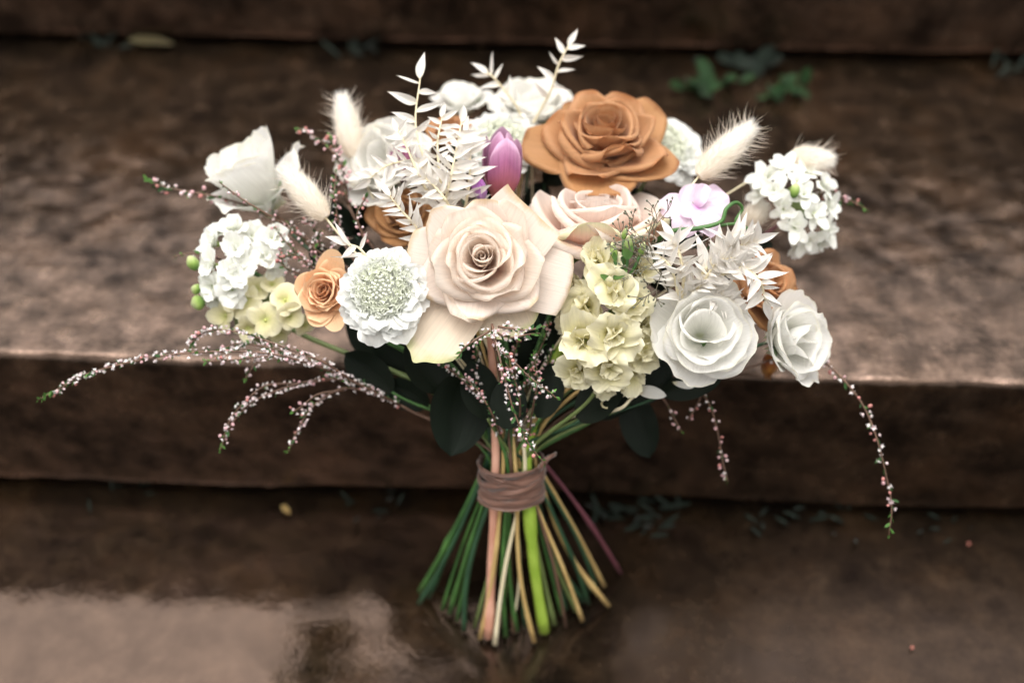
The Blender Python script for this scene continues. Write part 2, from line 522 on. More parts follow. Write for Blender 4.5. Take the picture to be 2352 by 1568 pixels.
# ---------------------------------------------------------------- petals
def petal_pts(rng, L, W, phi0, phi1, Rc, theta=0.0, r0=0.0, z0=0.0, nu=15, nv=15, k=0.22, q=2.4, tip=0.0, base=0.35,
              rolls=(), sp=0.0, ruf=(0.0, 3.0), edge=(0.0, 10.0), pw=1.0, cup=0.0, rmin=0.35, crease=0.0):
    phi0, phi1 = math.radians(phi0), math.radians(phi1)
    U, V = np.meshgrid(np.linspace(-1, 1, nu), np.linspace(0, 1, nv))
    en = smooth1(U, rng, edge[1]) * edge[0]
    y = V * L * (1 - k * np.abs(U) ** q + tip * np.exp(-(U / 0.2) ** 2) + en * V ** 4)
    t = np.clip(V / 0.62, 0, 1)
    g = base + (1 - base) * (t * t * (3 - 2 * t))
    g = g * (1 - 0.10 * np.clip((V - 0.62) / 0.38, 0, 1) ** 2)
    x = U * W * g
    dn = np.zeros_like(x)
    for (a, c, rr) in rolls:
        a = math.radians(a)
        for sg in ((1, -1) if abs(a) > 1e-6 else (1,)):
            n0, n1 = sg * math.sin(a), math.cos(a)
            s = x * n0 + y * n1 - c * L
            pos = s > 0
            th = np.where(pos, np.minimum(s / rr, 4.0), 0)
            r2 = rr * (1 - 0.05 * th)
            d = np.where(pos, r2 * np.sin(th) - s, 0)
            x = x + d * n0
            y = y + d * n1
            dn = dn + np.where(pos, r2 * (1 - np.cos(th)), 0)
    dn = dn + ruf[0] * V ** 2 * smooth1(U, rng, ruf[1]) + ruf[0] * 0.35 * V * smooth1(V * 2 + U, rng, 3.0)
    dn = dn - cup * (V * (1 - V) * 4) * (1 - U * U)
    dn = dn + crease * np.exp(-(U / 0.15) ** 2) * V
    tt = np.linspace(-0.3, 1.6, 96)
    ph = phi0 + (phi1 - phi0) * np.clip(tt, 0, 1.15) ** pw
    dt = tt[1] - tt[0]
    rr_ = np.cumsum(np.sin(ph)) * dt * L
    zz_ = np.cumsum(np.cos(ph)) * dt * L
    rr_ -= np.interp(0, tt, rr_); zz_ -= np.interp(0, tt, zz_)
    ys = y / L
    r = r0 + np.interp(ys, tt, rr_)
    z = np.interp(ys, tt, zz_)
    ph = np.interp(ys, tt, ph)
    rend = r0 + np.interp(1.0, tt, rr_)
    Rt = Rc * np.clip(r / max(rend, 1e-4), rmin, 1.0)
    ang = x / Rt
    rad = r + sp * U - Rt * (1 - np.cos(ang)) + dn * np.cos(ph) * np.cos(ang)
    tan = Rt * np.sin(ang) + dn * np.cos(ph) * np.sin(ang)
    zz = z0 + z - dn * np.sin(ph)
    c, s = math.cos(theta), math.sin(theta)
    pts = np.stack([rad * c - tan * s, rad * s + tan * c, zz], -1).reshape(-1, 3)
    uv = np.stack([(U + 1) / 2, V], -1).reshape(-1, 2)
    return pts, uv, grid_faces(nv, nu)

def petal(parent, rng, mat, scale, name='petal', **kw):
    pts, uv, F = petal_pts(rng, **kw)
    return add(name, mesh(name, pts * scale, F, mat, uv=uv), parent)

def coil(parent, mat, s, r0=0.012, r1=0.20, turns=3.0, h=1.02, rng=None):
    n, m = 70, 12
    U, V = np.meshgrid(np.linspace(0, 1, n), np.linspace(0, 1, m))
    ang = U * turns * 2 * math.pi
    r = (r0 + (r1 - r0) * U) * (0.55 + 0.45 * V) * (1 - 0.4 * np.clip((V - 0.75) / 0.25, 0, 1) ** 2 * (1 - U)) + 0.02 * np.clip(V - 0.9, 0, 1) * 10 * U * 0.8
    z = V * (h - 0.10 * (1 - U) ** 2 + 0.025 * np.sin(ang * 0.83 + 1.0) * U) * (1 - 0.12 * np.clip((U - 0.93) / 0.07, 0, 1) ** 2)
    pts = np.stack([r * np.cos(ang), r * np.sin(ang), z], -1).reshape(-1, 3) * s
    uv = np.stack([U, V * 0.9], -1).reshape(-1, 2)
    return add('heart_petal', mesh('heart_petal', pts, grid_faces(m, n), mat, uv=uv), parent)

# ---------------------------------------------------------------- stems: each runs from its flower through the tie and down to the stone
BIND = P(1175, 1092, 1.0)
def stem(parent, base, tangent, end=None, col='green', r=0.0022, name='stem', side=0.0, above=0.0):
    """end: (px, py) on the lower tread where the cut stem stands; None stops inside the tie."""
    base = np.asarray(base, float)
    if end is not None:
        e = on_plane(end[0], end[1], LOWER + 0.002 + r)
        ox, od = ((end[0] - 1180) / 230.0 * 0.021) if len(end) == 2 else end[2] / FPX, (end[1] - 1395) / 90.0 * 0.014
    else:
        ox, od = side * 0.016, above * 0.014
        e = None
    bo = BIND + RT * ox - nrm(np.array([0, 0.94, 0.0])) * od
    down = nrm((e - bo) if e is not None else np.array([0, -0.35, -1.0]))
    t0 = nrm(nrm(tangent) * 0.6 + nrm(bo - base)) * np.linalg.norm(base - bo) * 0.3
    t1 = -down * np.linalg.norm(base - bo) * 0.4
    u = np.linspace(0, 1, 22)[:, None]
    bz = (1 - u) ** 3 * base + 3 * (1 - u) ** 2 * u * (base + t0) + 3 * (1 - u) * u * u * (bo + t1) + u ** 3 * bo
    if e is not None:
        v = np.linspace(0, 1, 12)[1:, None]
        low = bo * (1 - v) + e * v
        bend = (RNG.normal(size=3) * 0.004) * np.sin(v * math.pi)
        path = np.vstack([bz, low + bend])
    else:
        path = np.vstack([bz, bo + down * 0.02])
    m = len(path)
    r = r * 0.88
    rad = r * (0.8 + 0.35 * np.linspace(0, 1, m)) * (1 + 0.05 * np.sin(np.linspace(0, 40, m)))
    for kk in RNG.choice(np.arange(20, m), 2) if m > 26 else ():
        rad = rad * (1 + 0.28 * np.exp(-((np.arange(m) - kk) / 0.8) ** 2))
    V, F = tube(path, rad, 9)
    V = to_local(np.array(parent.matrix_world.inverted()), V)
    return add(name, mesh(name, V, F, ST[col]), parent)

# ---------------------------------------------------------------- leaves
def leaf_pts(L, W, fold, curl, twist, sharp=1.0, nu=5, nv=11, wave=0.0, seed=0):
    rng = np.random.default_rng(seed)
    U, V = np.meshgrid(np.linspace(-1, 1, nu), np.linspace(0, 1, nv))
    wv = (V + 0.02) ** 0.62 * (1 - V) ** (0.95 * sharp)
    wv = wv / wv.max() * W
    x = U * wv
    y = V * L
    z = fold * np.abs(x) + curl * L * V ** 2 + wave * L * smooth1(V * 4 + U, rng, 2.0) * np.abs(U)
    tw = twist * V
    xx = x * np.cos(tw) - z * np.sin(tw) * 0.3
    zz = z + x * np.sin(tw)
    pts = np.stack([xx, y, zz], -1).reshape(-1, 3)
    return pts, np.stack([(U + 1) / 2, V], -1).reshape(-1, 2), grid_faces(nv, nu)

RUSC = []
for i in range(14):
    rg = np.random.default_rng(100 + i)
    p, uv, F = leaf_pts(1.0, 0.105 + 0.06 * rg.random(), 0.3 + 0.5 * rg.random(), rg.uniform(-0.38, 0.38), rg.uniform(-0.9, 0.9), 1.3, 7, 13, 0.02, i)
    RUSC.append(mesh('bleached_leaf', p, F, M_RUSC, uv=uv))

def leaf_matrix(pos, d, n, L):
    y = nrm(d)
    z = nrm(n - np.dot(n, y) * y)
    x = np.cross(y, z)
    return np.stack([x, y, z], 1) * L, pos

def dark_leaf(parent, pos, d, n, L, Wr, seed, mat=None, name='leaf'):
    p, uv, F = leaf_pts(1.0, Wr, 0.25, 0.08 * (-1) ** seed, 0.2, 0.7, 7, 13, 0.015, seed)
    R, o = leaf_matrix(pos, d, n, L)
    W = p @ R.T + o
    W = to_local(np.array(parent.matrix_world.inverted()), W)
    return add(name, mesh(name, W, F, mat or M_LEAF, uv=uv), parent)

def sepals(parent, rng, s, n=5, L=0.7, W=0.13, phi=(60, 120), z0=-0.02):
    for i in range(n):
        petal(parent, rng, M_SEPAL, s, 'sepal', L=L * rng.uniform(0.85, 1.15), W=W, phi0=phi[0], phi1=phi[1], Rc=0.5, theta=i * 6.283 / n + rng.uniform(-.2, .2),
              nu=5, nv=9, k=0.0, tip=0.0, base=1.0, z0=z0)

# ---------------------------------------------------------------- roses
def rose(name, label, px, py, d, facing, Rpx, mats, seed, end, scol, spin=0.0, layers=None, guards=(), group='roses in the bouquet', srad=0.0019, lift=0.6, hero=False):
    rng = np.random.default_rng(seed)
    s = px2m(Rpx, d)
    f = CV(facing)
    R = frame(f, spin)
    base = P(px, py, d) - f * s * lift
    t = thing(name, label, 'rose', base, R, group)
    nu, nv = (25, 27) if hero else (17, 19)
    th = rng.random() * 6.28
    coil(t, mats[0], s, h=0.93 * layers[0]['L'])
    for li, ly in enumerate(layers):
        for i in range(ly['n']):
            kw = dict(ly); kw.pop('n'); kw.pop('m', None)
            jit = kw.pop('jit', 0.08)
            kw['L'] *= rng.uniform(1 - jit * 0.7, 1 + jit * 0.7)
            kw['W'] *= rng.uniform(1 - jit, 1 + jit)
            kw['phi1'] += rng.uniform(-1, 1) * jit * 70
            kw['theta'] = th + i * 2 * math.pi / ly['n'] + rng.uniform(-1, 1) * jit * 1.5
            kw['rolls'] = [(a + rng.uniform(-6, 6) if a > 1 else a, c * rng.uniform(0.97, 1.03), rr * rng.uniform(0.8, 1.25)) for a, c, rr in ly.get('rolls', ())]
            kw['z0'] = ly.get('z0', 0) + 0.006 * i
            petal(t, rng, mats[ly.get('m', 0)], s, nu=nu, nv=nv, **kw)
        th += 2.4
    for g in guards:
        kw = dict(g); m = kw.pop('m', 1)
        kw['theta'] = math.radians(kw['theta'])
        petal(t, rng, mats[m], s, nu=nu, nv=nv, **kw)
    sepals(t, rng, s)
    stem(t, base, -f, end, scol, srad)
    return t

def rose_layers(open_=0.0, guard=True, wild=0.0, hs_=1.0):
    o = open_
    Ls = [
        dict(n=3, L=0.93 * hs_, W=0.46, phi0=16, phi1=4, Rc=0.21, sp=0.09, k=0.06, jit=0.07),
        dict(n=3, L=1.01 * hs_, W=0.66, phi0=32, phi1=6 + o, Rc=0.38, sp=0.11, k=0.07, jit=0.08, rolls=[(10, 0.965, 0.04)]),
        dict(n=3, L=1.12 * hs_ ** .5, W=0.88, phi0=46, phi1=2 + o, Rc=0.62, sp=0.10, k=0.07, jit=0.07, rolls=[(20, 0.90, 0.05)]),
        dict(n=3, L=1.18, W=1.00, phi0=57, phi1=10 + 1.5 * o, Rc=0.80, sp=0.10, k=0.07, jit=0.09, rolls=[(34, 0.82, 0.065)]),
        dict(n=4, L=1.24, W=0.96, phi0=67, phi1=26 + 1.4 * o, Rc=0.98, sp=0.09, k=0.07, jit=0.11, rolls=[(40, 0.78, 0.075)]),
        dict(n=4, L=1.28, W=0.90, phi0=74, phi1=44 + 1.2 * o, Rc=1.20, sp=0.07, k=0.08, jit=0.13, rolls=[(43, 0.77, 0.085)]),
    ]
    if guard:
        Ls.append(dict(n=5, L=1.42, W=0.88, phi0=80, phi1=66 + o, Rc=1.6, sp=0.05, k=0.10, jit=0.13, rolls=[(45, 0.78, 0.09)], m=1))
    for ly in Ls[1:]:
        ly['ruf'] = (0.02 + wild, 2.6)
    return Ls

cream = rose('cream_rose', 'large open cream rose at the front centre of the bouquet', 1108, 592, 0.905, (-0.04, 0.16, 1.0), 126,
     (M_CREAM, M_CREAMG, M_CREAMT), 21, (1122, 1462, -38), 'pink', layers=rose_layers(0, False), srad=0.0034, hero=True, guards=[
    dict(theta=46, L=1.36, W=0.76, phi0=78, phi1=70, Rc=2.6, k=-0.10, q=3.0, base=0.5, ruf=(0.025, 2.5)),
    dict(theta=136, L=1.36, W=0.60, phi0=74, phi1=66, Rc=1.8, k=0.16, tip=0.05, rolls=[(46, 0.76, 0.07)]),
    dict(theta=170, L=1.46, W=0.52, phi0=80, phi1=78, Rc=2.0, k=0.02, rolls=[(50, 0.78, 0.08)]),
    dict(theta=-16, L=1.72, W=0.66, phi0=80, phi1=88, Rc=1.8, k=0.02, rolls=[(0, 0.92, 0.1)]),
    dict(theta=-124, L=2.15, W=0.66, phi0=82, phi1=86, Rc=2.4, k=0.10, tip=0.06, ruf=(0.05, 2.0), base=0.6, rolls=[(48, 0.76, 0.12)], m=2),
    dict(theta=-64, L=1.50, W=0.62, phi0=84, phi1=92, Rc=2.2, k=0.12, ruf=(0.04, 2.0), m=2),
    dict(theta=206, L=1.36, W=0.74, phi0=76, phi1=60, Rc=1.5, k=0.08, rolls=[(40, 0.78, 0.08)]),
    dict(theta=-42, L=1.40, W=0.74, phi0=72, phi1=58, Rc=1.4, k=0.06, rolls=[(34, 0.80, 0.08)]),
    dict(theta=262, L=1.30, W=0.72, phi0=72, phi1=52, Rc=1.4, k=0.06, rolls=[(38, 0.78, 0.075)]),
    dict(theta=88, L=1.26, W=0.66, phi0=70, phi1=54, Rc=1.3, k=0.08, rolls=[(40, 0.80, 0.08)]),
])
toffee = rose('toffee_rose', 'large caramel brown rose, topmost rose of the bouquet', 1388, 302, 0.985, (0.02, 0.64, 0.76), 124,
     (M_TOFFEE, M_TOFFEEG), 34, (1033, 1407), 'green', layers=rose_layers(3, True, 0.11), hero=True)
blush = rose('blush_rose', 'pale blush pink rose tucked under the caramel brown rose', 1372, 482, 0.953, (0.03, 0.93, 0.36), 154,
     (M_BLUSH, M_BLUSHG), 57, (1250, 1448, 37), 'lime', layers=rose_layers(2, False, 0.03, 1.0), srad=0.0042, lift=0.72, guards=[dict(theta=t_, L=1.3, W=0.85, phi0=74, phi1=p_, Rc=1.2, k=0.06, rolls=[(38, 0.82, 0.08)], ruf=(0.05, 3.0)) for t_, p_ in ((-100, 26), (-40, 34), (-160, 44), (20, 48), (170, 50), (95, 60))], hero=True)
peach = rose('peach_rose', 'small peach orange rose left of the front white scabiosa', 742, 668, 0.935, (-0.10, 0.10, 1.0), 62,
     (M_PEACH, M_PEACH), 63, (965, 1357), 'green', layers=rose_layers(-3, False), srad=0.0022, guards=[
    dict(theta=-68, L=1.75, W=0.62, phi0=70, phi1=66, Rc=1.0, k=0.3, rolls=[(38, 0.82, 0.1)], m=0),
    dict(theta=75, L=1.75, W=0.7, phi0=70, phi1=62, Rc=1.1, k=0.3, rolls=[(40, 0.85, 0.1)], m=0),
    dict(theta=-100, L=1.5, W=0.62, phi0=70, phi1=60, Rc=1.0, k=0.2, m=0, rolls=[(36, 0.85, 0.09)]),
    dict(theta=-20, L=1.3, W=0.62, phi0=68, phi1=48, Rc=1.0, k=0.2, m=0, rolls=[(36, 0.85, 0.09)]),
    dict(theta=160, L=1.3, W=0.62, phi0=68, phi1=50, Rc=1.0, k=0.2, m=0, rolls=[(36, 0.85, 0.09)]),
    dict(theta=35, L=1.3, W=0.62, phi0=68, phi1=50, Rc=1.0, k=0.2, m=0, rolls=[(36, 0.85, 0.09)])])
rose('toffee_rose', 'caramel rose peeking out behind the white leaves at the right', 1768, 652, 0.965, (0.62, 0.25, 0.72), 78,
     (M_TOFFEE, M_TOFFEEG), 71, (1341, 1379), 'dark', layers=rose_layers(0))
rose('toffee_rose', 'brown rose half hidden under white leaves left of the cream rose', 925, 488, 0.985, (-0.2, 0.4, 0.9), 66,
     (M_TOFFEEG, M_TOFFEEG), 75, (1066, 1445), 'dark', layers=rose_layers(0))
rose('toffee_rose', 'brown rose glimpsed behind the tall white leaf sprig', 1030, 290, 1.02, (-0.1, 0.7, 0.6), 44,
     (M_TOFFEE, M_TOFFEEG), 79, None, 'dark', layers=rose_layers(0))

# ---------------------------------------------------------------- lisianthus
def lisianthus(name, label, px, py, d, facing, Rpx, seed, end, spin=0.0, tight=0.0, scol='dark', lift=0.55, extra=0, sets=None):
    rng = np.random.default_rng(seed)
    s = px2m(Rpx, d)
    f = CV(facing)
    R = frame(f, spin)
    base = P(px, py, d) - f * s * lift
    t = thing(name, label, 'lisianthus', base, R, 'white lisianthus in the bouquet')
    th = rng.random() * 6
    for n, L, W, p0, p1, Rc in (sets or ((2, 1.0, 0.7, 34, 0, 0.40), (2 + extra, 1.1, 0.92, 44, 8, 0.60), (3 + extra, 1.2, 0.95, 56, 26, 0.84), (4, 1.26, 0.86, 66, 50, 1.05))):
        for i in range(n):
            petal(t, rng, M_WHITE, s, L=L * rng.uniform(.93, 1.07), W=W * rng.uniform(.9, 1.12), phi0=p0 - tight * .3, phi1=p1 - tight + rng.uniform(-11, 11), Rc=Rc,
                  theta=th + i * 6.283 / n + rng.uniform(-.2, .2), sp=0.05, k=0.13, nu=25, nv=17, ruf=(0.10 + 0.11 * rng.random(), 2.8), edge=(0.04, 11.0), base=0.4,
                  rolls=[(20, 0.93, 0.09)] if rng.random() < 0.5 else (), z0=0.004 * i)
        th += 1.9
    sepals(t, rng, s, 5, 0.8, 0.07, (40, 70))
    stem(t, base, -f, end, scol, 0.0016)
    return t

lisianthus('white_lisianthus', 'open white lisianthus with a hollow throat at the lower right', 1612, 765, 0.915, (-0.05, 0.12, 1.0), 112, 5, (1300, 1398), tight=2, sets=((2, 1.08, 0.92, 34, -2, 0.5), (2, 1.18, 1.1, 46, 8, 0.72), (3, 1.28, 1.1, 60, 26, 0.95), (4, 1.3, 0.9, 70, 52, 1.15)))
lisianthus('white_lisianthus', 'white lisianthus in side view, rightmost bloom beside the step edge', 1822, 778, 0.945, (0.62, 0.06, 0.74), 112, 8, (1356, 1357), tight=10)
lisianthus('white_lisianthus', 'white trumpet shaped lisianthus at the upper left, seen from the side', 582, 420, 0.995, (-0.42, 0.72, 0.45), 108, 12, (962, 1385), lift=0.75, sets=((2, 1.5, 0.6, 30, 4, 0.4), (3, 1.62, 0.85, 40, 6, 0.62), (3, 1.7, 0.9, 46, 18, 0.8), (2, 1.5, 0.8, 56, 50, 1.0)))
lisianthus('white_lisianthus', 'ruffled white bloom behind the white leaves at the upper left', 880, 372, 1.0, (-0.35, 0.35, 0.85), 112, 16, None, extra=2, tight=0)
lisianthus('white_lisianthus', 'small blurred white bloom at the very top behind the leaf sprig', 1060, 226, 1.06, (-0.1, 0.8, 0.5), 64, 18, None)
lisianthus('white_lisianthus', 'frilly white bloom at the top back left of the caramel rose', 1222, 245, 1.05, (0.05, 0.75, 0.6), 98, 22, None, extra=3)

# ---------------------------------------------------------------- scabiosa
def ruffle_templates(mat, n, seed, lobes=2.0, L=1.0, W=0.42, phi=(40, 85), name='floret', amp=0.10, edge=0.10, k=0.05, nu=15, nv=9, base=0.3, Rc=0.8):
    out = []
    for i in range(n):
        rg = np.random.default_rng(seed + i)
        p, uv, F = petal_pts(rg, L=L * rg.uniform(.88, 1.1), W=W * rg.uniform(.85, 1.2), phi0=phi[0], phi1=phi[1] + rg.uniform(-14, 14), Rc=Rc, nu=nu, nv=nv, k=k,
                             ruf=(amp, 4.0 * lobes / 2), edge=(edge, 5.0 * lobes), base=base)
        out.append(mesh(name, p, F, mat, uv=uv))
    return out
SCAB_OUT = ruffle_templates(M_SCAB, 7, 300, W=0.5, amp=0.12, edge=0.045, k=0.16, lobes=1.7)
SCAB_MID = ruffle_templates(M_SCAB, 5, 320, L=0.6, W=0.34, phi=(20, 60), nu=11, nv=7, edge=0.05, k=0.12)

def cup_template(lobes=4):
    V, F = [(0, 0, 0)], []
    n = lobes * 2
    for j, (r, z) in enumerate(((0.35, 0.5), (1.0, 0.9))):
        for i in range(n):
            a = i * 2 * math.pi / n
            rr = r * (1.0 if i % 2 == 0 else (0.95 if j == 0 else 0.5))
            V.append((rr * math.cos(a), rr * math.sin(a), z + (0.15 if (j == 1 and i % 2 == 0) else 0)))
    for i in range(n):
        F.append((0, 1 + (i + 1) % n, 1 + i))
        F.append((1 + i, 1 + (i + 1) % n, 1 + n + (i + 1) % n, 1 + n + i))
    return np.array(V, float), F
CUP4 = cup_template(4)
CUP5 = cup_template(5)
def ball_template(nl=5, ns=7, squash=1.0):
    V, F = [(0, 0, -squash)], []
    for j in range(1, nl):
        a = math.pi * j / nl
        for i in range(ns):
            b = 2 * math.pi * i / ns
            V.append((math.sin(a) * math.cos(b), math.sin(a) * math.sin(b), -math.cos(a) * squash))
    V.append((0, 0, squash))
    for i in range(ns):
        F.append((0, 1 + (i + 1) % ns, 1 + i))
    for j in range(nl - 2):
        for i in range(ns):
            F.append((1 + j * ns + i, 1 + j * ns + (i + 1) % ns, 1 + (j + 1) * ns + (i + 1) % ns, 1 + (j + 1) * ns + i))
    o = 1 + (nl - 2) * ns
    for i in range(ns):
        F.append((o + i, o + (i + 1) % ns, len(V) - 1))
    return np.array(V, float), F
BALL = ball_template()
BALLS = ball_template(4, 5)

def scabiosa(label, px, py, d, facing, Rpx, seed, end, spin=0.0, single=False, long_dir=None, scol='olive'):
    rng = np.random.default_rng(seed)
    s = px2m(Rpx, d)
    f = CV(facing)
    R = frame(f, spin)
    base = P(px, py, d) - f * s * 0.35
    t = thing('white_scabiosa', label, 'scabiosa', base, R, 'white scabiosas in the bouquet')
    V, F = ball_template(10, 16, 0.75)
    add('dome', mesh('dome', V * s * 0.52 * np.array([1, 1, 0.8]), F, M_SCAB, uv=np.tile((0.5, 0.3), (len(V), 1))), t)
    def place(me, th, el, rad, sc, jit):
        # el: elevation of the floret on the dome; florets point away from the dome's centre
        n = np.array([math.cos(th) * math.cos(el), math.sin(th) * math.cos(el), math.sin(el)])
        Rl = frame(nrm(np.array([0, 0, 1.0]) * 0.9 + n * 0.3 + rng.normal(size=3) * jit), 0, up=(-math.sin(th), math.cos(th), 0.01))
        # local x of the template is the outward direction
        x = nrm(np.array([math.cos(th), math.sin(th), 0.0]) * 1.0 + np.array([0, 0, 0.8 * math.sin(el)]) + rng.normal(size=3) * jit)
        z = nrm(n * 0.6 + np.array([0, 0, 0.7]))
        y = nrm(np.cross(z, x)); z = np.cross(x, y)
        M = mat4(n * rad * np.array([1, 1, 0.7]), np.stack([x, y, z], 1), sc)
        add('floret', me, t, M)
    for ring, (n, el, rad, sc) in enumerate(((17, -0.2, 0.46, 0.58), (18, 0.08, 0.52, 0.50), (18, 0.30, 0.56, 0.38))):
        for i in range(n):
            th = (i + ring * 0.5) * 6.283 / n + rng.uniform(-.14, .14)
            k = 1.0
            if long_dir is not None:
                k = 1.0 + 0.28 * max(-0.6, math.cos(th - math.radians(long_dir)))
            place(SCAB_OUT[rng.integers(len(SCAB_OUT))], th, el, rad * s, sc * s * k * rng.uniform(.85, 1.1), 0.16)
    for i in range(20):
        place(SCAB_MID[rng.integers(len(SCAB_MID))], i * 6.283 / 20 + rng.uniform(-.2, .2), 0.48 + rng.uniform(-.1, .1), 0.56 * s, 0.46 * s, 0.3)
    sp = Soup()
    ga = 2.39996
    c_in = np.array(lin((230, 233, 218))[:3]); c_out = np.array(lin((236, 238, 231))[:3])
    nn = 240
    for i in range(nn):
        q = (i + 0.5) / nn
        el = math.pi / 2 - 1.12 * math.sqrt(q)
        th = i * ga
        n = np.array([math.cos(th) * math.cos(el), math.sin(th) * math.cos(el), math.sin(el)])
        pos = n * s * 0.60 * np.array([1, 1, 0.72]) + rng.normal(size=3) * s * 0.012 
        Rl = frame(nrm(n + rng.normal(size=3) * 0.25), rng.random() * 6, up=(0.1, 1, 0.2))
        c = c_in * (1 - q) + c_out * q
        if q < 0.12:
            Vv = BALL[0] * np.array([1, 1, 1.6]) * s * 0.036
            sp.put(Vv @ Rl.T + pos + n * s * 0.03, BALL[1], c * 0.95)
        else:
            Vv = CUP4[0] * s * (0.06 + 0.06 * q) * rng.uniform(.7, 1.3) * np.array([1, 1, 1.3])
            sp.put(Vv @ Rl.T + pos, CUP4[1], c)
    o = add('inner_florets', sp.mesh('inner_florets', M_TINT, smooth=False), t)
    o['kind'] = 'stuff'
    stem(t, base, -f, end, scol, 0.0017)
    return t

scabiosa('white pincushion scabiosa with green tinged centre left of the cream rose', 876, 662, 0.905, (-0.10, 0.10, 1.0), 112, 41, (1161, 1460), long_dir=-80, scol='green')
scabiosa('white scabiosa head behind the purple tulip', 1150, 318, 1.01, (0.0, 0.62, 0.78), 108, 43, None)
scabiosa('white scabiosa peeking out right of the caramel rose', 1528, 325, 1.03, (0.25, 0.6, 0.75), 106, 47, None)

# ---------------------------------------------------------------- flower heads made of many florets
STOCK_T = ruffle_templates(M_STOCK, 8, 400, L=1.0, W=0.52, phi=(30, 75), name='petal', amp=0.17, edge=0.05, k=0.12, nu=15, nv=11, base=0.25, Rc=0.9)
STOCKW_T = ruffle_templates(M_STOCKW, 6, 420, L=1.0, W=0.5, phi=(35, 85), name='petal', amp=0.10, edge=0.06, k=0.14, nu=11, nv=8, base=0.25, Rc=0.9)
HYD_T = ruffle_templates(M_HYDR, 5, 440, L=1.0, W=0.58, phi=(60, 95), name='petal', amp=0.06, edge=0.02, k=0.25, nu=11, nv=9, base=0.25, Rc=1.2)
CANDY_T = ruffle_templates(M_STOCKW, 6, 460, L=1.25, W=0.5, phi=(45, 85), name='petal', amp=0.06, edge=0.04, k=0.3, nu=9, nv=8, base=0.35, Rc=0.7)

def floret(parent, pos, facing_w, s, templ, rng, counts, centre=(168, 182, 84), cs=0.12):
    """a floret: its small centre is the part, its petals are sub-parts"""
    R = frame(facing_w, rng.random() * 6.28)
    inv = parent.matrix_world.inverted()
    V, F = ball_template(5, 8)
    fo = add('floret', mesh('floret', V * s * cs * np.array([1, 1, 1.4]), F, M_TINT, col=np.tile(lin(centre)[:3], (len(V), 1))), parent, inv @ mat4(pos, R))
    ring0 = rng.random() * 6.28
    for ring, n in enumerate(counts):
        for i in range(n):
            th = ring0 + i * 6.283 / n + rng.uniform(-.25, .25)
            c, sn = math.cos(th), math.sin(th)
            tilt = (-0.42 if ring == 1 else 0.0) + rng.uniform(-.38, .3)
            ct, stt = math.cos(tilt), math.sin(tilt)
            Rz = np.array([[c, -sn, 0], [sn, c, 0], [0, 0, 1.0]])
            Ry = np.array([[ct, 0, stt], [0, 1, 0], [-stt, 0, ct]])
            k = (1.0 if ring == 0 else 0.72) * rng.uniform(.85, 1.12)
            add('petal', templ[rng.integers(len(templ))], fo, mat4((0, 0, 0.03 * s * ring), Rz @ Ry, s * k))
    return fo

def buds(parent, lst, d, mat, seed):
    rng = np.random.default_rng(seed)
    inv = np.array(parent.matrix_world.inverted())
    for (x0, y0, x1, y1, w) in lst:
        a, b = P(x0, y0, d), P(x1, y1, d)
        ax = b - a
        L = np.linalg.norm(ax)
        R = frame(ax, rng.random() * 6, up=(0.3, 0.2, 0.1))
        n, m = 12, 9
        ang = np.linspace(0, 6.283, n, endpoint=False)
        V, uv = [], []
        for j in range(m):
            t = j / (m - 1)
            r = px2m(w, d) * (math.sin(math.pi * (0.06 + 0.9 * t)) ** 0.7) * (1 + 0.10 * np.cos(ang * 4))
            V.append(np.stack([r * np.cos(ang), r * np.sin(ang), np.full(n, t * L)], 1)); uv += [(i / n, t) for i in range(n)]
        V = np.concatenate(V) @ R.T + a
        add('bud', mesh('bud', to_local(inv, V), grid_faces(m, n, True) + [tuple(range(n - 1, -1, -1)), tuple((m - 1) * n + i for i in range(n))], mat, uv=np.array(uv)), parent)

# cream stock spike
rg = np.random.default_rng(77)
sf = P(1395, 730, 0.93)
stock = thing('stock_flower', 'pale yellow stock spike with ruffled florets right of the cream rose', 'stock flower', P(1375, 880, 0.935))
for (x, y, r, f, dd) in ((1378, 608, 62, (-.3, .45, .8), .915), (1462, 628, 50, (.6, .4, .6), .935), (1405, 668, 70, (.05, .0, 1), .905), (1335, 665, 56, (-.6, .1, .7), .93),
                     (1350, 705, 66, (-.4, .05, .9), .92), (1440, 700, 70, (.35, .1, .9), .912), (1470, 745, 62, (.6, -.05, .7), .925), (1405, 765, 74, (.1, -.1, 1), .902),
                     (1345, 780, 76, (-.3, .05, .95), .908), (1460, 800, 64, (.5, -.2, .8), .922), (1395, 838, 68, (.1, -.35, .9), .91), (1335, 845, 60, (-.35, -.3, .85), .92),
                     (1440, 850, 52, (.3, -.5, .7), .93), (1385, 875, 44, (0., -.6, .7), .925), (1320, 735, 50, (-.7, 0, .6), .935)):
    floret(stock, P(x, y, dd + 0.012), CV(f), px2m(r * 1.14, dd), STOCK_T, rg, (5, 5))
V, F = tube(catmull([P(1440, 560, .925), P(1425, 640, .935), P(1400, 760, .94), P(1375, 890, .94)], 14), [0.0022] * 14, 8)
add('spike', mesh('spike', to_local(inv_of(stock), V), F, ST['olive']), stock)
buds(stock, [(1414, 600, 1406, 556, 9), (1440, 588, 1450, 540, 12), (1468, 592, 1480, 556, 8), (1430, 552, 1440, 522, 7), (1404, 650, 1410, 622, 10)], 0.912, M_BUD, 3)
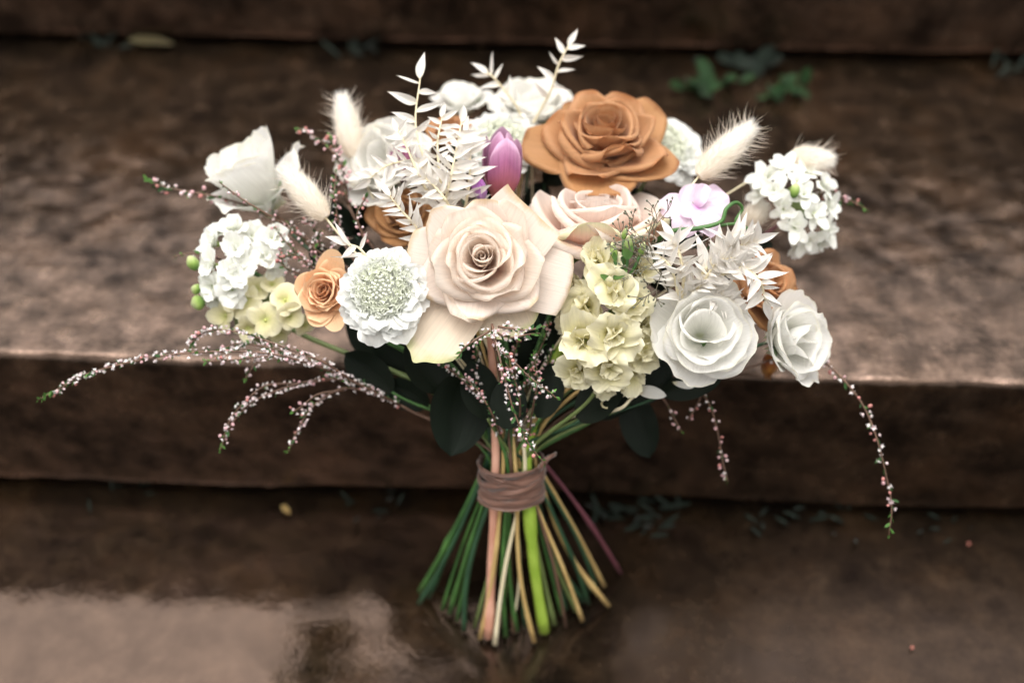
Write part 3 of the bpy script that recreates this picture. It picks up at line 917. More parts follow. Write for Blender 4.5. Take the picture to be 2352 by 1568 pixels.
for x0, y0, x1, y1 in ((1420, 650, 1412, 598), (1428, 650, 1442, 586), (1440, 640, 1468, 590), (1424, 640, 1432, 550)):
    V, F = tube(catmull([P(x0, y0, .918), P(x0 * .5 + x1 * .5 + 3, y0 * .5 + y1 * .5, .914), P(x1, y1, .912)], 8), .0011, 6)
    add('bud_stalk', mesh('bud_stalk', to_local(inv_of(stock), V), F, ST['green']), stock)
for x0, y0, dx, dy, L in ((1440, 596, -.25, 1, 34), (1442, 596, .3, 1, 36), (1414, 602, -.2, 1, 26), (1408, 640, .9, .5, 40), (1405, 645, -.8, .4, 34)):
    dark_leaf(stock, P(x0, y0, .908), CV((dx, dy, .35)), nrm(-FW), px2m(L, .908), .2, 2, M_SEPAL, 'sepal')
stem(stock, P(1375, 885, .94), CV((-.05, -1, 0)), (1272, 1432), 'olive', 0.0018)

# white stock at the left
wst = thing('white_stock_flower', 'white stock cluster with green buds at the far left', 'stock flower', P(600, 640, 0.98))
rg = np.random.default_rng(78)
for (x, y, r, f, dd) in ((540, 530, 38, (-.2, .6, .7), .965), (500, 560, 40, (-.6, .3, .6), .965), (545, 575, 42, (-.1, .2, 1), .955), (495, 610, 42, (-.6, 0, .7), .96), (540, 625, 42, (0, 0, 1), .95),
                         (490, 655, 38, (-.5, -.2, .8), .96), (535, 665, 38, (.1, -.3, .9), .955), (575, 545, 34, (.4, .4, .7), .97), (625, 550, 34, (.3, .4, .8), .965), (610, 590, 36, (.3, .0, .9), .962),
                         (640, 575, 28, (.6, .2, .7), .97), (500, 685, 30, (-.3, -.5, .7), .97), (560, 600, 34, (.2, .1, 1), .952), (515, 535, 34, (-.4, .5, .7), .97), (625, 612, 28, (.4, -.3, .8), .968)):
    floret(wst, P(x, y, dd + 0.008), CV(f), px2m(r * 1.25, dd), STOCKW_T, rg, (5, 4), centre=(150, 176, 80))
buds(wst, [(452, 620, 434, 588, 13), (470, 690, 440, 700, 19), (462, 668, 440, 660, 12)], 0.97, M_BUD, 5)
stem(wst, P(560, 610, .98), CV((.8, -.45, -.3)), (1003, 1323), 'green', 0.0019)

# cream hydrangea
hyd = thing('cream_hydrangea', 'cream green hydrangea head under the white stock at left', 'hydrangea', P(600, 720, 0.985))
rg = np.random.default_rng(79)
for (x, y, r, f, dd) in ((520, 725, 44, (-.4, 0, .9), .968), (565, 690, 42, (-.1, .3, .9), .965), (610, 735, 46, (0, -.2, 1), .958), (655, 690, 46, (.3, .2, .9), .955), (665, 725, 42, (.3, -.2, .9), .955),
                         (570, 752, 40, (-.1, -.5, .8), .965), (625, 655, 38, (.2, .5, .8), .97), (700, 745, 34, (.4, -.4, .8), .968), (540, 690, 38, (-.3, .2, .9), .965), (640, 762, 34, (.1, -.6, .7), .975), (590, 665, 36, (0, .5, .8), .97)):
    floret(hyd, P(x, y, dd + 0.006), CV(f), px2m(r, dd), HYD_T, rg, (4,), centre=(190, 196, 120), cs=0.10)
V, F = ball_template(8, 12)
add('core', mesh('core', V * 0.022, F, ST['olive']), hyd, Matrix.Translation(Vector(FW * 0.012)))
stem(hyd, P(610, 720, .99), CV((.6, -.6, -.5)), None, 'olive', 0.0024, side=-.6)

# white verbena-like cluster at the right
can = thing('white_floret_cluster', 'white many petalled cluster with green heart at the far right', 'flower cluster', P(1815, 500, 1.0))
rg = np.random.default_rng(80)
for (x, y, r, f, dd) in ((1760, 410, 38, (-.5, .5, .7), .99), (1800, 395, 38, (-.1, .7, .7), .99), (1850, 400, 38, (.3, .7, .6), .99), (1885, 430, 38, (.6, .4, .6), .99), (1895, 475, 38, (.8, .1, .6), .99),
                         (1890, 525, 38, (.7, -.3, .6), .985), (1850, 545, 38, (.2, -.6, .7), .98), (1825, 520, 36, (0, -.4, .9), .972), (1865, 490, 36, (.4, 0, .9), .972), (1780, 440, 36, (-.4, .2, .9), .978),
                         (1845, 450, 34, (.2, .2, 1), .97), (1800, 480, 32, (-.3, -.2, .9), .975), (1750, 445, 32, (-.7, .1, .7), .99), (1830, 420, 30, (0, .4, .9), .975), (1880, 555, 28, (.5, -.6, .6), .99), (1832, 560, 28, (0, -.8, .6), .99)):
    floret(can, P(x, y, dd + 0.006), CV(f), px2m(r, dd), CANDY_T, rg, (5, 3), centre=(150, 172, 90), cs=0.12)
V, F = ball_template(8, 12)
add('core', mesh('core', V * 0.013, F, ST['olive']), can, Matrix.Translation(Vector(P(1828, 470, 1.0) - P(1815, 500, 1.0))))
buds(can, [(1822, 455, 1830, 420, 12)], 0.968, M_BUD, 6)
stem(can, P(1815, 495, 1.0), CV((-.75, -.45, -.2)), (1425, 1314), 'purple', 0.0015)

# ---------------------------------------------------------------- tulips, lilac buds, sweet pea
def tulip(label, px, py, d, axis, Rpx, Lr, mat, seed, end):
    rng = np.random.default_rng(seed)
    s = px2m(Rpx, d)
    f = CV(axis)
    R = frame(f, 0.4)
    base = P(px, py, d)
    t = thing('tulip', label, 'tulip', base, R, 'tulips in the bouquet')
    for ring, (n, o) in enumerate(((3, 0.3), (3, 1.35))):
        for i in range(n):
            petal(t, rng, mat, s, L=Lr * rng.uniform(.96, 1.05) * (1.0 - 0.07 * ring), W=0.70, phi0=52 + ring * 10, phi1=-30 + ring * 12, Rc=0.86 + 0.08 * ring, theta=o + i * 2.094 + rng.uniform(-.1, .1), k=0.26, q=2.2, tip=0.03,
                  base=0.5, nu=15, nv=17, pw=0.75, ruf=(0.04, 2.5), crease=0.03, rolls=[(30, 0.93, 0.12)] if ring else ())
    stem(t, base, -f, end, 'green', 0.0019)
tulip('upright purple pink tulip between white scabiosa and caramel rose', 1150, 462, 0.965, (0.04, 1.0, 0.12), 60, 2.85, M_TULIP, 3, (1187, 1448))
tulip('dark wine red tulip showing through the white leaves', 938, 425, 1.0, (-0.15, 0.85, 0.4), 44, 2.4, M_WINE, 4, None)

lil = thing('lilac_bud', 'small lilac flower bud beside the purple tulip', 'flower bud', P(1108, 462, 0.945), frame(CV((-.25, 1, .25))))
rg = np.random.default_rng(9)
for i in range(4):
    petal(lil, rg, M_LILAC, px2m(24, .945), L=2.3, W=0.75, phi0=50, phi1=-24, Rc=0.8, theta=i * 1.57 + .3, k=0.25, nu=11, nv=11, base=0.5, ruf=(0.08, 3))
sepals(lil, rg, px2m(24, .945), 4, 1.0, 0.25, (50, -10))
stem(lil, P(1108, 462, .945), CV((.1, -1, -.3)), None, 'green', 0.0012, above=-.2)

pea = thing('sweet_pea', 'pale lilac sweet pea bloom with green curling tendril at right', 'sweet pea', P(1600, 480, 0.945), frame(CV((.05, .45, .9))))
rg = np.random.default_rng(15)
spx = px2m(84, .94)
for nm, L, W, p0, p1, Rc, th, ruf, z0 in (('standard_petal', 1.0, 0.46, 82, 84, 1.4, 28, .12, -.06), ('standard_petal', 1.05, 0.44, 84, 96, 1.4, 168, .12, -.08), ('standard_petal', 0.8, 0.42, 80, 70, 1.2, 100, .12, -.12),
                                         ('wing_petal', 1.05, 0.40, 66, 96, 0.8, 288, .10, .04), ('wing_petal', 1.05, 0.42, 74, 104, 0.9, 236, .12, .0), ('wing_petal', 0.85, 0.36, 70, 90, 0.7, 330, .12, .02), ('wing_petal', 0.7, 0.30, 40, 60, 0.4, 70, .08, .05)):
    petal(pea, rg, M_PEA, spx, name=nm, L=L, W=W, phi0=p0, phi1=p1, Rc=Rc, theta=math.radians(th), k=0.16, nu=19, nv=13, base=0.2, ruf=(ruf, 3.2), z0=z0, crease=0.05)
petal(pea, rg, M_PEA, spx, name='keel_petal', L=0.6, W=0.3, phi0=74, phi1=80, Rc=0.6, theta=math.radians(215), k=0.3, nu=11, nv=11, base=0.3, z0=0.1)
sepals(pea, rg, spx, 5, 0.35, 0.1, (60, 140))
tp = catmull([P(1500, 560, .945), P(1540, 532, .935), P(1600, 525, .93), P(1655, 510, .93), P(1668, 480, .93), P(1690, 465, .935), P(1705, 480, .94), P(1690, 512, .94), P(1735, 535, .945), P(1722, 560, .95)], 44)
V, F = tube(tp, np.linspace(0.0018, 0.0008, 44), 7)
add('tendril', mesh('tendril', to_local(inv_of(pea), V), F, ST['green']), pea)
tp = catmull([P(1600, 525, .94), P(1640, 520, .94), P(1700, 515, .94), P(1740, 545, .95)], 18)
V, F = tube(tp, np.linspace(0.0016, 0.0007, 18), 7)
add('tendril', mesh('tendril', to_local(inv_of(pea), V), F, ST['green']), pea)
stem(pea, P(1590, 478, .95), CV((-.4, -.9, -.5)), None, 'green', 0.0014, side=.7)

# ---------------------------------------------------------------- bleached white leaf sprigs
def sprig(label, ctrl, n, Lpx, seed, end=None, a=(45, 65), b=(-30, 55), t0=0.1, taper=0.75, terminal=True, scol='straw', side=0.0, r=0.0009, dens=1.0):
    rng = np.random.default_rng(seed)
    pts = [P(*c) for c in ctrl]
    path = catmull(pts, 40)
    t = thing('bleached_leaf_sprig', label, 'leaf sprig', pts[0], None, 'bleached white leaf sprigs')
    inv = np.array(t.matrix_world.inverted())
    V, F = tube(path, np.linspace(r * 1.3, r * 0.5, 40), 6)
    add('twig', mesh('twig', to_local(inv, V), F, ST['straw']), t)
    d = np.mean([c[2] for c in ctrl])
    n = int(n * dens)
    for i in range(n):
        q = t0 + (1 - t0) * (i + 0.5) / n
        k = q * 39
        i0 = min(int(k), 38)
        pos = path[i0] * (1 - (k - i0)) + path[i0 + 1] * (k - i0)
        T = nrm(path[i0 + 1] - path[i0])
        view = nrm(CAM - pos)
        S = nrm(np.cross(T, view)) * (1 if i % 2 else -1)
        A = math.radians(rng.uniform(*a)); B = math.radians(rng.uniform(*b))
        dr = T * math.cos(A) + (S * math.cos(B) + view * math.sin(B)) * math.sin(A)
        nn = nrm(view * 0.8 + np.array([0, 0, .3]) + rng.normal(size=3) * 0.45)
        L = 0.92 * px2m(Lpx, d) * (1 - (1 - taper) * q) * rng.uniform(.66, 1.2)
        Rm, o = leaf_matrix(pos, dr, nn, L)
        M = np.eye(4); M[:3, :3] = Rm; M[:3, 3] = to_local(inv, o)
        add('leaf', RUSC[rng.integers(len(RUSC))], t, Matrix(M.tolist()))
    if terminal:
        T = nrm(path[-1] - path[-3])
        Rm, o = leaf_matrix(path[-1], T, nrm(CAM - path[-1]) + rng.normal(size=3) * .3, px2m(Lpx, d) * taper)
        M = np.eye(4); M[:3, :3] = Rm; M[:3, 3] = to_local(inv, o)
        add('leaf', RUSC[0], t, Matrix(M.tolist()))
    stem(t, pts[0], nrm(path[0] - path[2]), end, scol, 0.0016 if end is not None else 0.0009, side=side)
    return t

sprig('tallest bleached white leaf sprig at the upper left of the bouquet', [(1000, 470, .955), (985, 400, .945), (955, 290, .945), (965, 180, .95)], 15, 80, 1, (1103, 1465), a=(62, 82), b=(-20, 25), t0=0.0, taper=0.85, scol='tan')
sprig('dense white leaf sprig in front of the wine tulip', [(1010, 520, .95), (1030, 430, .935), (1045, 360, .935), (1060, 280, .95)], 15, 84, 2, (1137, 1478, 26), a=(50, 80), b=(-25, 60), scol='straw', dens=1.5)
sprig('white leaf sprig arching left over the ruffled white bloom', [(1000, 500, .955), (990, 420, .945), (950, 375, .94), (895, 378, .945), (850, 410, .95)], 13, 74, 3, None, a=(40, 70), b=(-30, 60), dens=1.4)
sprig('small spiky white leaf sprig over the half hidden brown rose', [(985, 560, .935), (950, 515, .925), (915, 475, .92), (895, 450, .92)], 11, 74, 4, None, a=(35, 62), b=(-20, 45), side=-.3, dens=1.4)
sprig('bleached leaf sprig just left of the purple tulip', [(1060, 520, .955), (1075, 440, .942), (1080, 370, .94), (1075, 310, .945)], 11, 70, 6, None, a=(45, 75), b=(-30, 50), dens=1.5)
sprig('tall white leaf sprig at the top centre above the caramel rose', [(1215, 300, 1.03), (1262, 215, 1.01), (1283, 150, 1.0), (1306, 105, 1.0)], 8, 62, 7, (1227, 1473), a=(55, 80), b=(-15, 25), t0=0.25, scol='tan')
sprig('short white leaf sprig at the top beside the frilly white bloom', [(1215, 300, 1.04), (1180, 235, 1.02), (1135, 180, 1.01), (1120, 168, 1.01)], 7, 66, 8, None, a=(45, 80), b=(-20, 35), t0=0.3)
sprig('white leaves laid over the top of the peach rose', [(850, 600, .92), (825, 570, .918), (800, 560, .918)], 4, 80, 9, None, a=(40, 70), b=(-10, 30))
sprig('spiky white leaf sprig at right, reaching up and right', [(1560, 700, .93), (1620, 620, .91), (1690, 570, .90), (1730, 555, .90)], 17, 92, 11, (1337, 1424, 28), a=(45, 85), b=(-10, 80), scol='tan', r=0.0012, dens=1.5)
sprig('curved white leaf sprig drooping beside the right caramel rose', [(1610, 700, .925), (1655, 635, .905), (1705, 615, .90), (1745, 645, .90), (1758, 690, .905)], 17, 84, 12, (1398, 1390), a=(45, 80), b=(-20, 60), scol='tan', r=0.0012, dens=1.5)
sprig('white leaf sprig between the yellow stock and right lisianthus', [(1560, 720, .93), (1570, 640, .912), (1560, 580, .908), (1545, 550, .91)], 13, 86, 13, (1387, 1345), a=(45, 85), b=(-10, 75), scol='tan', r=0.0012, dens=1.5)
sprig('white leaf sprig low behind the open right lisianthus', [(1600, 660, .93), (1650, 680, .915), (1690, 710, .915)], 12, 84, 14, None, a=(45, 85), b=(-10, 70), dens=1.5)
sprig('white leaf sprig pointing up in the right hand burst', [(1640, 660, .92), (1660, 600, .905), (1680, 550, .90)], 13, 88, 15, None, a=(35, 75), b=(0, 85), dens=1.5)

sprig('fine white leaf sprig crossing the tall one at upper left', [(1010, 480, .95), (970, 420, .938), (935, 340, .935), (915, 300, .94)], 18, 58, 21, None, a=(45, 80), b=(-35, 60))
sprig('fine white leaf sprig low between the wine tulip and cream rose', [(1040, 520, .945), (1030, 470, .93), (990, 420, .928), (960, 400, .93)], 17, 60, 22, None, a=(40, 80), b=(-35, 60))
sprig('fine white leaf sprig left of the dense middle sprig', [(1020, 480, .95), (1010, 400, .94), (1005, 330, .938), (1015, 270, .945)], 18, 60, 23, None, a=(45, 80), b=(-35, 60))
sprig('fine white leaf sprig at the heart of the right hand burst', [(1580, 690, .925), (1620, 640, .905), (1650, 600, .898), (1700, 590, .898)], 20, 70, 24, None, a=(40, 85), b=(-10, 85))
sprig('fine white leaf sprig at the left end of the right hand burst', [(1560, 700, .925), (1550, 640, .91), (1530, 600, .905), (1500, 580, .91)], 16, 66, 25, None, a=(40, 85), b=(-10, 80))

# ---------------------------------------------------------------- bunny tail grass
def bunny(label, base, tip, d, wpx, seed, end, awn=1.0, d2=None):
    rng = np.random.default_rng(seed)
    a, b = P(base[0], base[1], d), P(tip[0], tip[1], d2 or d)
    ax = b - a
    L = np.linalg.norm(ax)
    R = frame(ax, 0.0, up=-FW)
    t = thing('bunny_tail_grass', label, 'grass head', a, R, 'bunny tail grass heads')
    w_ = px2m(wpx, d)
    def rad(q):
        return w_ * (math.sin(math.pi * min(1, max(0, 0.07 + 0.90 * q))) ** 0.55) * (1.08 - 0.22 * q)
    n, m = 16, 14
    ang = np.linspace(0, 6.283, n, endpoint=False)
    V = np.concatenate([np.stack([rad(j / (m - 1)) * .8 * np.cos(ang), rad(j / (m - 1)) * .8 * np.sin(ang), np.full(n, j / (m - 1) * L)], 1) for j in range(m)])
    cb, ct_ = np.array(lin((243, 234, 220))[:3]), np.array(lin((249, 247, 243))[:3])
    tz = (V[:, 2] / L)[:, None]
    add('seed_head', mesh('seed_head', V, grid_faces(m, n, True), M_FUZZ, col=cb * (1 - tz) + ct_ * tz), t)
    sp = Soup()
    for i in range(2600):
        q = rng.random() ** 0.9
        th = rng.random() * 6.283
        r = rad(q)
        rd = np.array([math.cos(th), math.sin(th), 0])
        p = rd * r * .78 + np.array([0, 0, q * L])
        dr = nrm(rd * (1.0 - 0.3 * q) + np.array([0, 0, 1.0 + 0.8 * q]) + rng.normal(size=3) * .25)
        l = w_ * rng.uniform(.4, .75)
        sd_ = nrm(np.cross(dr, rng.normal(size=3))) * 0.00012
        sp.put([p - sd_, p + sd_, p + dr * l], [(0, 1, 2)], cb * (1 - q) + ct_ * q)
    o = add('fuzz', sp.mesh('fuzz', M_FUZZ, smooth=False), t); o['kind'] = 'stuff'
    sp = Soup()
    ca = np.array(lin((236, 226, 214))[:3])
    for i in range(int(300 * awn)):
        q = rng.random()
        th = rng.random() * 6.283
        rd = np.array([math.cos(th), math.sin(th), 0])
        p = rd * rad(q) * .7 + np.array([0, 0, q * L])
        dr = nrm(rd + np.array([0, 0, 0.65]) + rng.normal(size=3) * .22)
        l = w_ * rng.uniform(1.1, 1.9)
        mid = p + dr * l * .5
        e = mid + nrm(dr + np.array([0, 0, .2]) + rng.normal(size=3) * .1) * l * .5
        s1 = nrm(np.cross(dr, rng.normal(size=3))) * 0.00013
        sp.put([p - s1, p + s1, mid - s1 * .8, mid + s1 * .8, e], [(0, 1, 3, 2), (2, 3, 4)], ca)
    o = add('awns', sp.mesh('awns', M_FUZZ, smooth=False), t); o['kind'] = 'stuff'
    stem(t, a, -ax, end, 'straw', 0.0009)
    return t
bunny('fluffy bunny tail at upper left, standing upright', (812, 360), (785, 222), 1.0, 32, 1, None, 0.5)
bunny('fluffy bunny tail lying across the upper left white lisianthus', (748, 500), (650, 385), 0.955, 34, 2, (1175, 1448), 0.5)
bunny('largest fluffy bunny tail at upper right with long awns', (1605, 405), (1728, 290), 0.955, 35, 3, None, 1.0)
bunny('small fluffy bunny tail, the rightmost one', (1812, 362), (1908, 368), 1.0, 30, 4, None, 0.5)
bunny('blurred beige bunny tail behind the sweet pea', (1712, 520), (1752, 470), 1.0, 28, 5, None, 0.2)

# ---------------------------------------------------------------- heather sprays
LEAFLET = leaf_pts(1.0, 0.2, 0.2, 0.1, 0.0, 0.8, 3, 5)
W1 = np.array(lin((244, 240, 240))[:3]); W2 = np.array(lin((234, 212, 216))[:3]); PK = np.array(lin((208, 148, 156))[:3]); RS = np.array(lin((192, 128, 112))[:3])
GR = np.array(lin((64, 104, 56))[:3]); GB = np.array(lin((98, 148, 70))[:3])

def heather(label, strands, seed, end=None, dens=1.0, size=1.0, pink=0.3, leafy=0.4, side=0.0, dark=1.0, base=None, tw=0.0009, tipleaf=0.08, above=0.0, has_stem=True):
    rng = np.random.default_rng(seed)
    first = P(*strands[0][0]) if base is None else P(*base)
    t = thing('heather_spray', label, 'heather', first, None, 'heather sprays in the bouquet')
    inv = np.array(t.matrix_world.inverted())
    fl, lf = Soup(), Soup()
    for st_ in strands:
        pts = np.array([P(*c) for c in st_])
        ln = np.sum(np.linalg.norm(np.diff(pts, axis=0), axis=1))
        m = max(12, int(ln / 0.004))
        path = catmull(pts, m)
        V, F = tube(path, np.linspace(tw, tw * 0.45, m), 5)
        add('twig', mesh('twig', to_local(inv, V), F, ST['twig']), t)
        nfl = int(ln / 0.00155 * dens)
        for i in range(nfl):
            q = (i + rng.random()) / nfl
            k = q * (m - 1); i0 = min(int(k), m - 2)
            c = path[i0] * (1 - (k - i0)) + path[i0 + 1] * (k - i0)
            T = nrm(path[i0 + 1] - path[i0])
            rd = nrm(np.cross(T, rng.normal(size=3)))
            dr = nrm(rd + T * 0.5)
            size_ = size * 0.86; out = 0.0028 * size * rng.uniform(.6, 1.25)
            pos = c + dr * out
            R = frame(nrm(dr + rng.normal(size=3) * .35), rng.random() * 6, up=(.2, .3, .9))
            pp = pink + (0.75 - pink) * max(0, (q - 0.72) / 0.28)
            if q > 1 - tipleaf or mnoise.noise(Vector((q * ln * 160, seed * 3.1, 0.0))) < -0.28:
                pass
            elif rng.random() < pp:
                s = 0.00115 * size_ * rng.uniform(.7, 1.15)
                cc = (PK * 0.6 + W2 * 0.4) if rng.random() < .5 else (RS * .6 + PK * .4 if rng.random() < .5 else W2)
                fl.put(BALL[0] * s * np.array([1, 1, 1.2]) @ R.T + pos, BALL[1], cc * dark)
            else:
                s = 0.00175 * size_ * rng.uniform(.75, 1.2)
                cc = W1 * (1 - .5 * rng.random() ** 2) + W2 * .0
                mix = rng.random() ** 1.5
                cc = (W1 * (1 - mix) + W2 * mix) * dark
                col = np.tile(cc, (len(CUP5[0]), 1)); col[0] = PK * dark
                fl.put(CUP5[0] * s @ R.T + pos - dr * s, CUP5[1], col)
            if rng.random() < leafy * (1 + 1.2 * q) or q > 1 - tipleaf:
                dl = nrm(rd * .8 + T * 0.9 + rng.normal(size=3) * .3)
                L = 0.0042 * size * rng.uniform(.6, 1.15) * (0.8 if q > .9 else 1)
                Rm, o = leaf_matrix(c, dl, rng.normal(size=3) + rd * .3, L)
                g = (GB if (q > 0.9 or rng.random() < .15) else GR) * rng.uniform(.4, .9) * dark
                lf.put(LEAFLET[0] @ Rm.T + o, LEAFLET[2], g)
    if fl.n:
        o = add('florets', fl.mesh('florets', M_TINT, inv), t); o['kind'] = 'stuff'
    if lf.n:
        o = add('leaves', lf.mesh('leaves', M_TINT, inv), t); o['kind'] = 'stuff'
    if has_stem:
        p0, p1 = P(*strands[0][0]), P(*strands[0][1])
        stem(t, p0, nrm(p0 - p1), end, 'twig', 0.0012, side=side, above=above)
    return t

heather('long heather spray sweeping out to the far left over the step edge', [
    [(920, 930, .985), (830, 885, .965), (740, 845, .95), (620, 812, .94), (470, 808, .94), (330, 825, .945), (200, 858, .95), (140, 890, .95), (88, 918, .952)],
    [(800, 868, .955), (740, 830, .945), (660, 800, .945), (560, 765, .95), (490, 758, .95), (450, 775, .95), (436, 800, .952)],
    [(760, 850, .955), (680, 815, .955), (600, 795, .955), (540, 790, .957), (500, 810, .96)],
    [(700, 830, .95), (620, 818, .95), (540, 826, .95), (470, 830, .955)],
    [(790, 868, .955), (700, 828, .96), (620, 815, .96), (590, 830, .96), (560, 875, .962)],
], 1, (1150, 1440), 1.25, 1.15, 0.08, 0.35)
heather('lower left heather spray curving down in front of the dark riser', [
    [(900, 920, .99), (820, 880, .975), (740, 870, .97), (640, 895, .965), (570, 930, .965), (525, 985, .965), (505, 1035, .967)],
    [(760, 872, .972), (690, 880, .968), (610, 885, .965), (560, 925, .963), (530, 960, .963), (512, 1010, .965)],
    [(890, 915, .985), (800, 890, .975), (740, 915, .972), (705, 950, .97), (680, 995, .97), (660, 1040, .972)],
    [(790, 895, .975), (730, 905, .97), (690, 935, .97), (672, 945, .97)],
], 2, None, 0.85, 1.1, 0.22, 0.3, side=-.8)
heather('sharp pink white heather sprig hanging at the front over the tie', [
    [(1130, 745, .895), (1140, 790, .885), (1155, 850, .882), (1170, 910, .885), (1190, 970, .89), (1215, 1020, .892), (1255, 1068, .895)],
    [(1145, 750, .892), (1180, 755, .885), (1215, 758, .885), (1250, 748, .887)],
    [(1140, 765, .89), (1175, 775, .884), (1210, 768, .885), (1240, 765, .887)],
    [(1125, 760, .89), (1095, 778, .884), (1065, 800, .886), (1052, 822, .888)],
    [(1140, 800, .888), (1175, 825, .884), (1215, 865, .885), (1250, 890, .887), (1282, 918, .89)],
], 3, None, 0.95, 1.2, 0.2, 0.6, above=.8, tipleaf=.1)
heather('pale heather sprig left of the front sprig, in shade under the rose', [
    [(1150, 1000, .975), (1120, 930, .955), (1080, 890, .945), (1030, 845, .94), (985, 818, .94)],
    [(1140, 980, .97), (1110, 900, .955), (1090, 850, .95), (1100, 800, .95)],
], 4, None, 1.1, 1.0, 0.35, 0.5)
heather('deep pink heather sprays filling the middle below the cream rose', [
    [(1190, 1010, .98), (1200, 920, .96), (1220, 850, .95), (1250, 780, .945), (1262, 735, .945)],
    [(1190, 1000, .98), (1210, 900, .962), (1250, 850, .955), (1270, 800, .95)],
    [(1180, 1000, .98), (1190, 900, .965), (1180, 830, .955), (1190, 780, .955)],
    [(1170, 1010, .98), (1150, 940, .97), (1130, 890, .96), (1110, 840, .96)],
    [(1170, 1020, .985), (1140, 980, .975), (1120, 950, .97), (1105, 920, .97)],
    [(1215, 1000, .97), (1225, 930, .94), (1235, 870, .93), (1225, 810, .93)],
    [(1185, 1000, .965), (1195, 940, .94), (1185, 880, .93), (1160, 830, .93)],
    [(1150, 1000, .965), (1130, 950, .94), (1100, 900, .935), (1060, 860, .935)],
], 5, (1180, 1452), 1.2, 1.0, 0.55, 0.6, tipleaf=.03)
heather('heather tip pointing left behind the upper left lisianthus', [
    [(640, 500, 1.0), (560, 470, .995), (490, 450, .99), (420, 438, .99), (365, 425, .99), (330, 408, .99)]], 6, None, 0.5, 1.5, 0.6, 0.8, side=-.4, tipleaf=.12)
heather('green heather tip crossing the upper left lisianthus', [
    [(660, 520, .965), (610, 490, .955), (560, 460, .95), (525, 435, .95), (503, 418, .95)]], 7, None, 0.55, 1.0, 0.7, 1.6, tipleaf=.25)
heather('rosy heather tip rising beside the upper left bunny tail', [
    [(800, 470, 1.0), (790, 400, .995), (765, 350, .99), (725, 315, .99), (684, 294, .99)],
    [(795, 430, .995), (785, 370, .99), (765, 330, .99), (755, 315, .99)]], 8, None, 0.75, 1.35, 0.8, 0.9, tipleaf=.02)
heather('pink heather sprig between the lying bunny tail and white bloom', [
    [(790, 560, .975), (775, 500, .97), (768, 440, .97), (772, 395, .975)],
    [(840, 560, .96), (820, 500, .955), (830, 470, .955), (845, 450, .955)]], 9, None, 1.0, 1.1, 0.75, 0.7)
heather('dense dusky heather mass between the white stock and peach rose', [
    [(760, 640, .98), (720, 580, .97), (690, 540, .965), (660, 510, .965)],
    [(760, 640, .98), (700, 600, .968), (660, 560, .965), (630, 520, .968)],
    [(770, 640, .98), (740, 570, .97), (720, 520, .965), (700, 500, .965)],
    [(760, 650, .98), (690, 630, .968), (650, 610, .965), (640, 580, .968)],
    [(770, 640, .98), (765, 580, .968), (770, 540, .965), (760, 510, .968)],
    [(760, 655, .98), (700, 600, .962), (670, 585, .96), (640, 600, .965)],
    [(770, 650, .98), (740, 610, .962), (720, 560, .96), (740, 530, .96)],
], 10, None, 1.1, 1.0, 0.5, 1.0, tipleaf=.02, side=-.5)
heather('short green heather tip left of the white stock', [
    [(520, 600, .985), (470, 585, .985), (430, 582, .985), (398, 590, .985)]], 11, None, 0.5, 1.1, 0.6, 1.4, tipleaf=.4)
heather('heather tip sticking out right of the white cluster', [
    [(1820, 470, 1.02), (1880, 435, 1.01), (1930, 450, 1.01), (1992, 480, 1.01)],
    [(1830, 480, 1.02), (1890, 450, 1.01), (1950, 465, 1.01)]], 12, None, 0.9, 1.2, 0.45, 0.9, side=.6)
heather('long heather spray drooping down at the far right of the step', [
    [(1760, 830, 1.0), (1830, 815, .985), (1890, 830, .975), (1940, 875, .97), (1985, 935, .968), (2015, 1010, .967), (2035, 1090, .967), (2048, 1160, .967), (2042, 1228, .968)]],
    13, (1300, 1440), 0.55, 1.35, 0.35, 0.35, tipleaf=.12)
heather('dim pink heather sprigs hanging below the open right lisianthus', [
    [(1560, 860, .97), (1600, 890, .975), (1630, 930, .985), (1650, 1000, .99), (1660, 1060, .99), (1672, 1105, .99)],
    [(1590, 880, .975), (1610, 905, .98), (1595, 940, .985), (1580, 965, .985)],
    [(1500, 890, .98), (1530, 925, .985), (1548, 960, .987), (1565, 990, .988)]], 14, None, 0.6, 1.1, 0.75, 0.3, side=.7, tipleaf=.02)
heather('thin pale heather wisp behind the sweet pea', [
    [(1600, 600, .97), (1620, 540, .965), (1640, 500, .965)], [(1600, 610, .97), (1625, 560, .965), (1612, 510, .965)]], 15, None, 0.8, 1.0, 0.6, 0.8)

# ---------------------------------------------------------------- airy seed sprig at right of centre
airy = thing('airy_seed_sprig', 'thin wiry sprig with tiny dark seed buds above the stock', 'seed sprig', P(1540, 690, .925))
rg = np.random.default_rng(55)
tw_, sdp = Soup(), Soup()
cW = np.array(lin((112, 108, 92))[:3]); cS = np.array(lin((112, 116, 98))[:3])
def twigs(p, d, L, lev, dd):
    e = p + d * L
    mid = (p + e) / 2 + rg.normal(size=3) * L * .06
    path = catmull([p, mid, e], 6)
    V, F = tube(path, 0.00026, 4, False)
    tw_.put(V, F, cW)
    if lev == 0:
        V = BALLS[0] * 0.00075 * np.array([1, 1, 1.3])
        sdp.put(V @ frame(d).T + e, BALLS[1], cS * rg.uniform(.7, 1.3))
        return
    for i in range(rg.integers(2, 4)):
        nd = nrm(d + CV((rg.normal() * .8, rg.normal() * .8, rg.normal() * .3)) * 0.75)
        twigs(e, nd, L * rg.uniform(.5, .85), lev - 1, dd)
    if lev >= 1:
        q = (p + e) / 2
        nd = nrm(d + CV((rg.normal(), rg.normal(), .3)) * .9)
        twigs(q, nd, L * .5, lev - 1, dd)
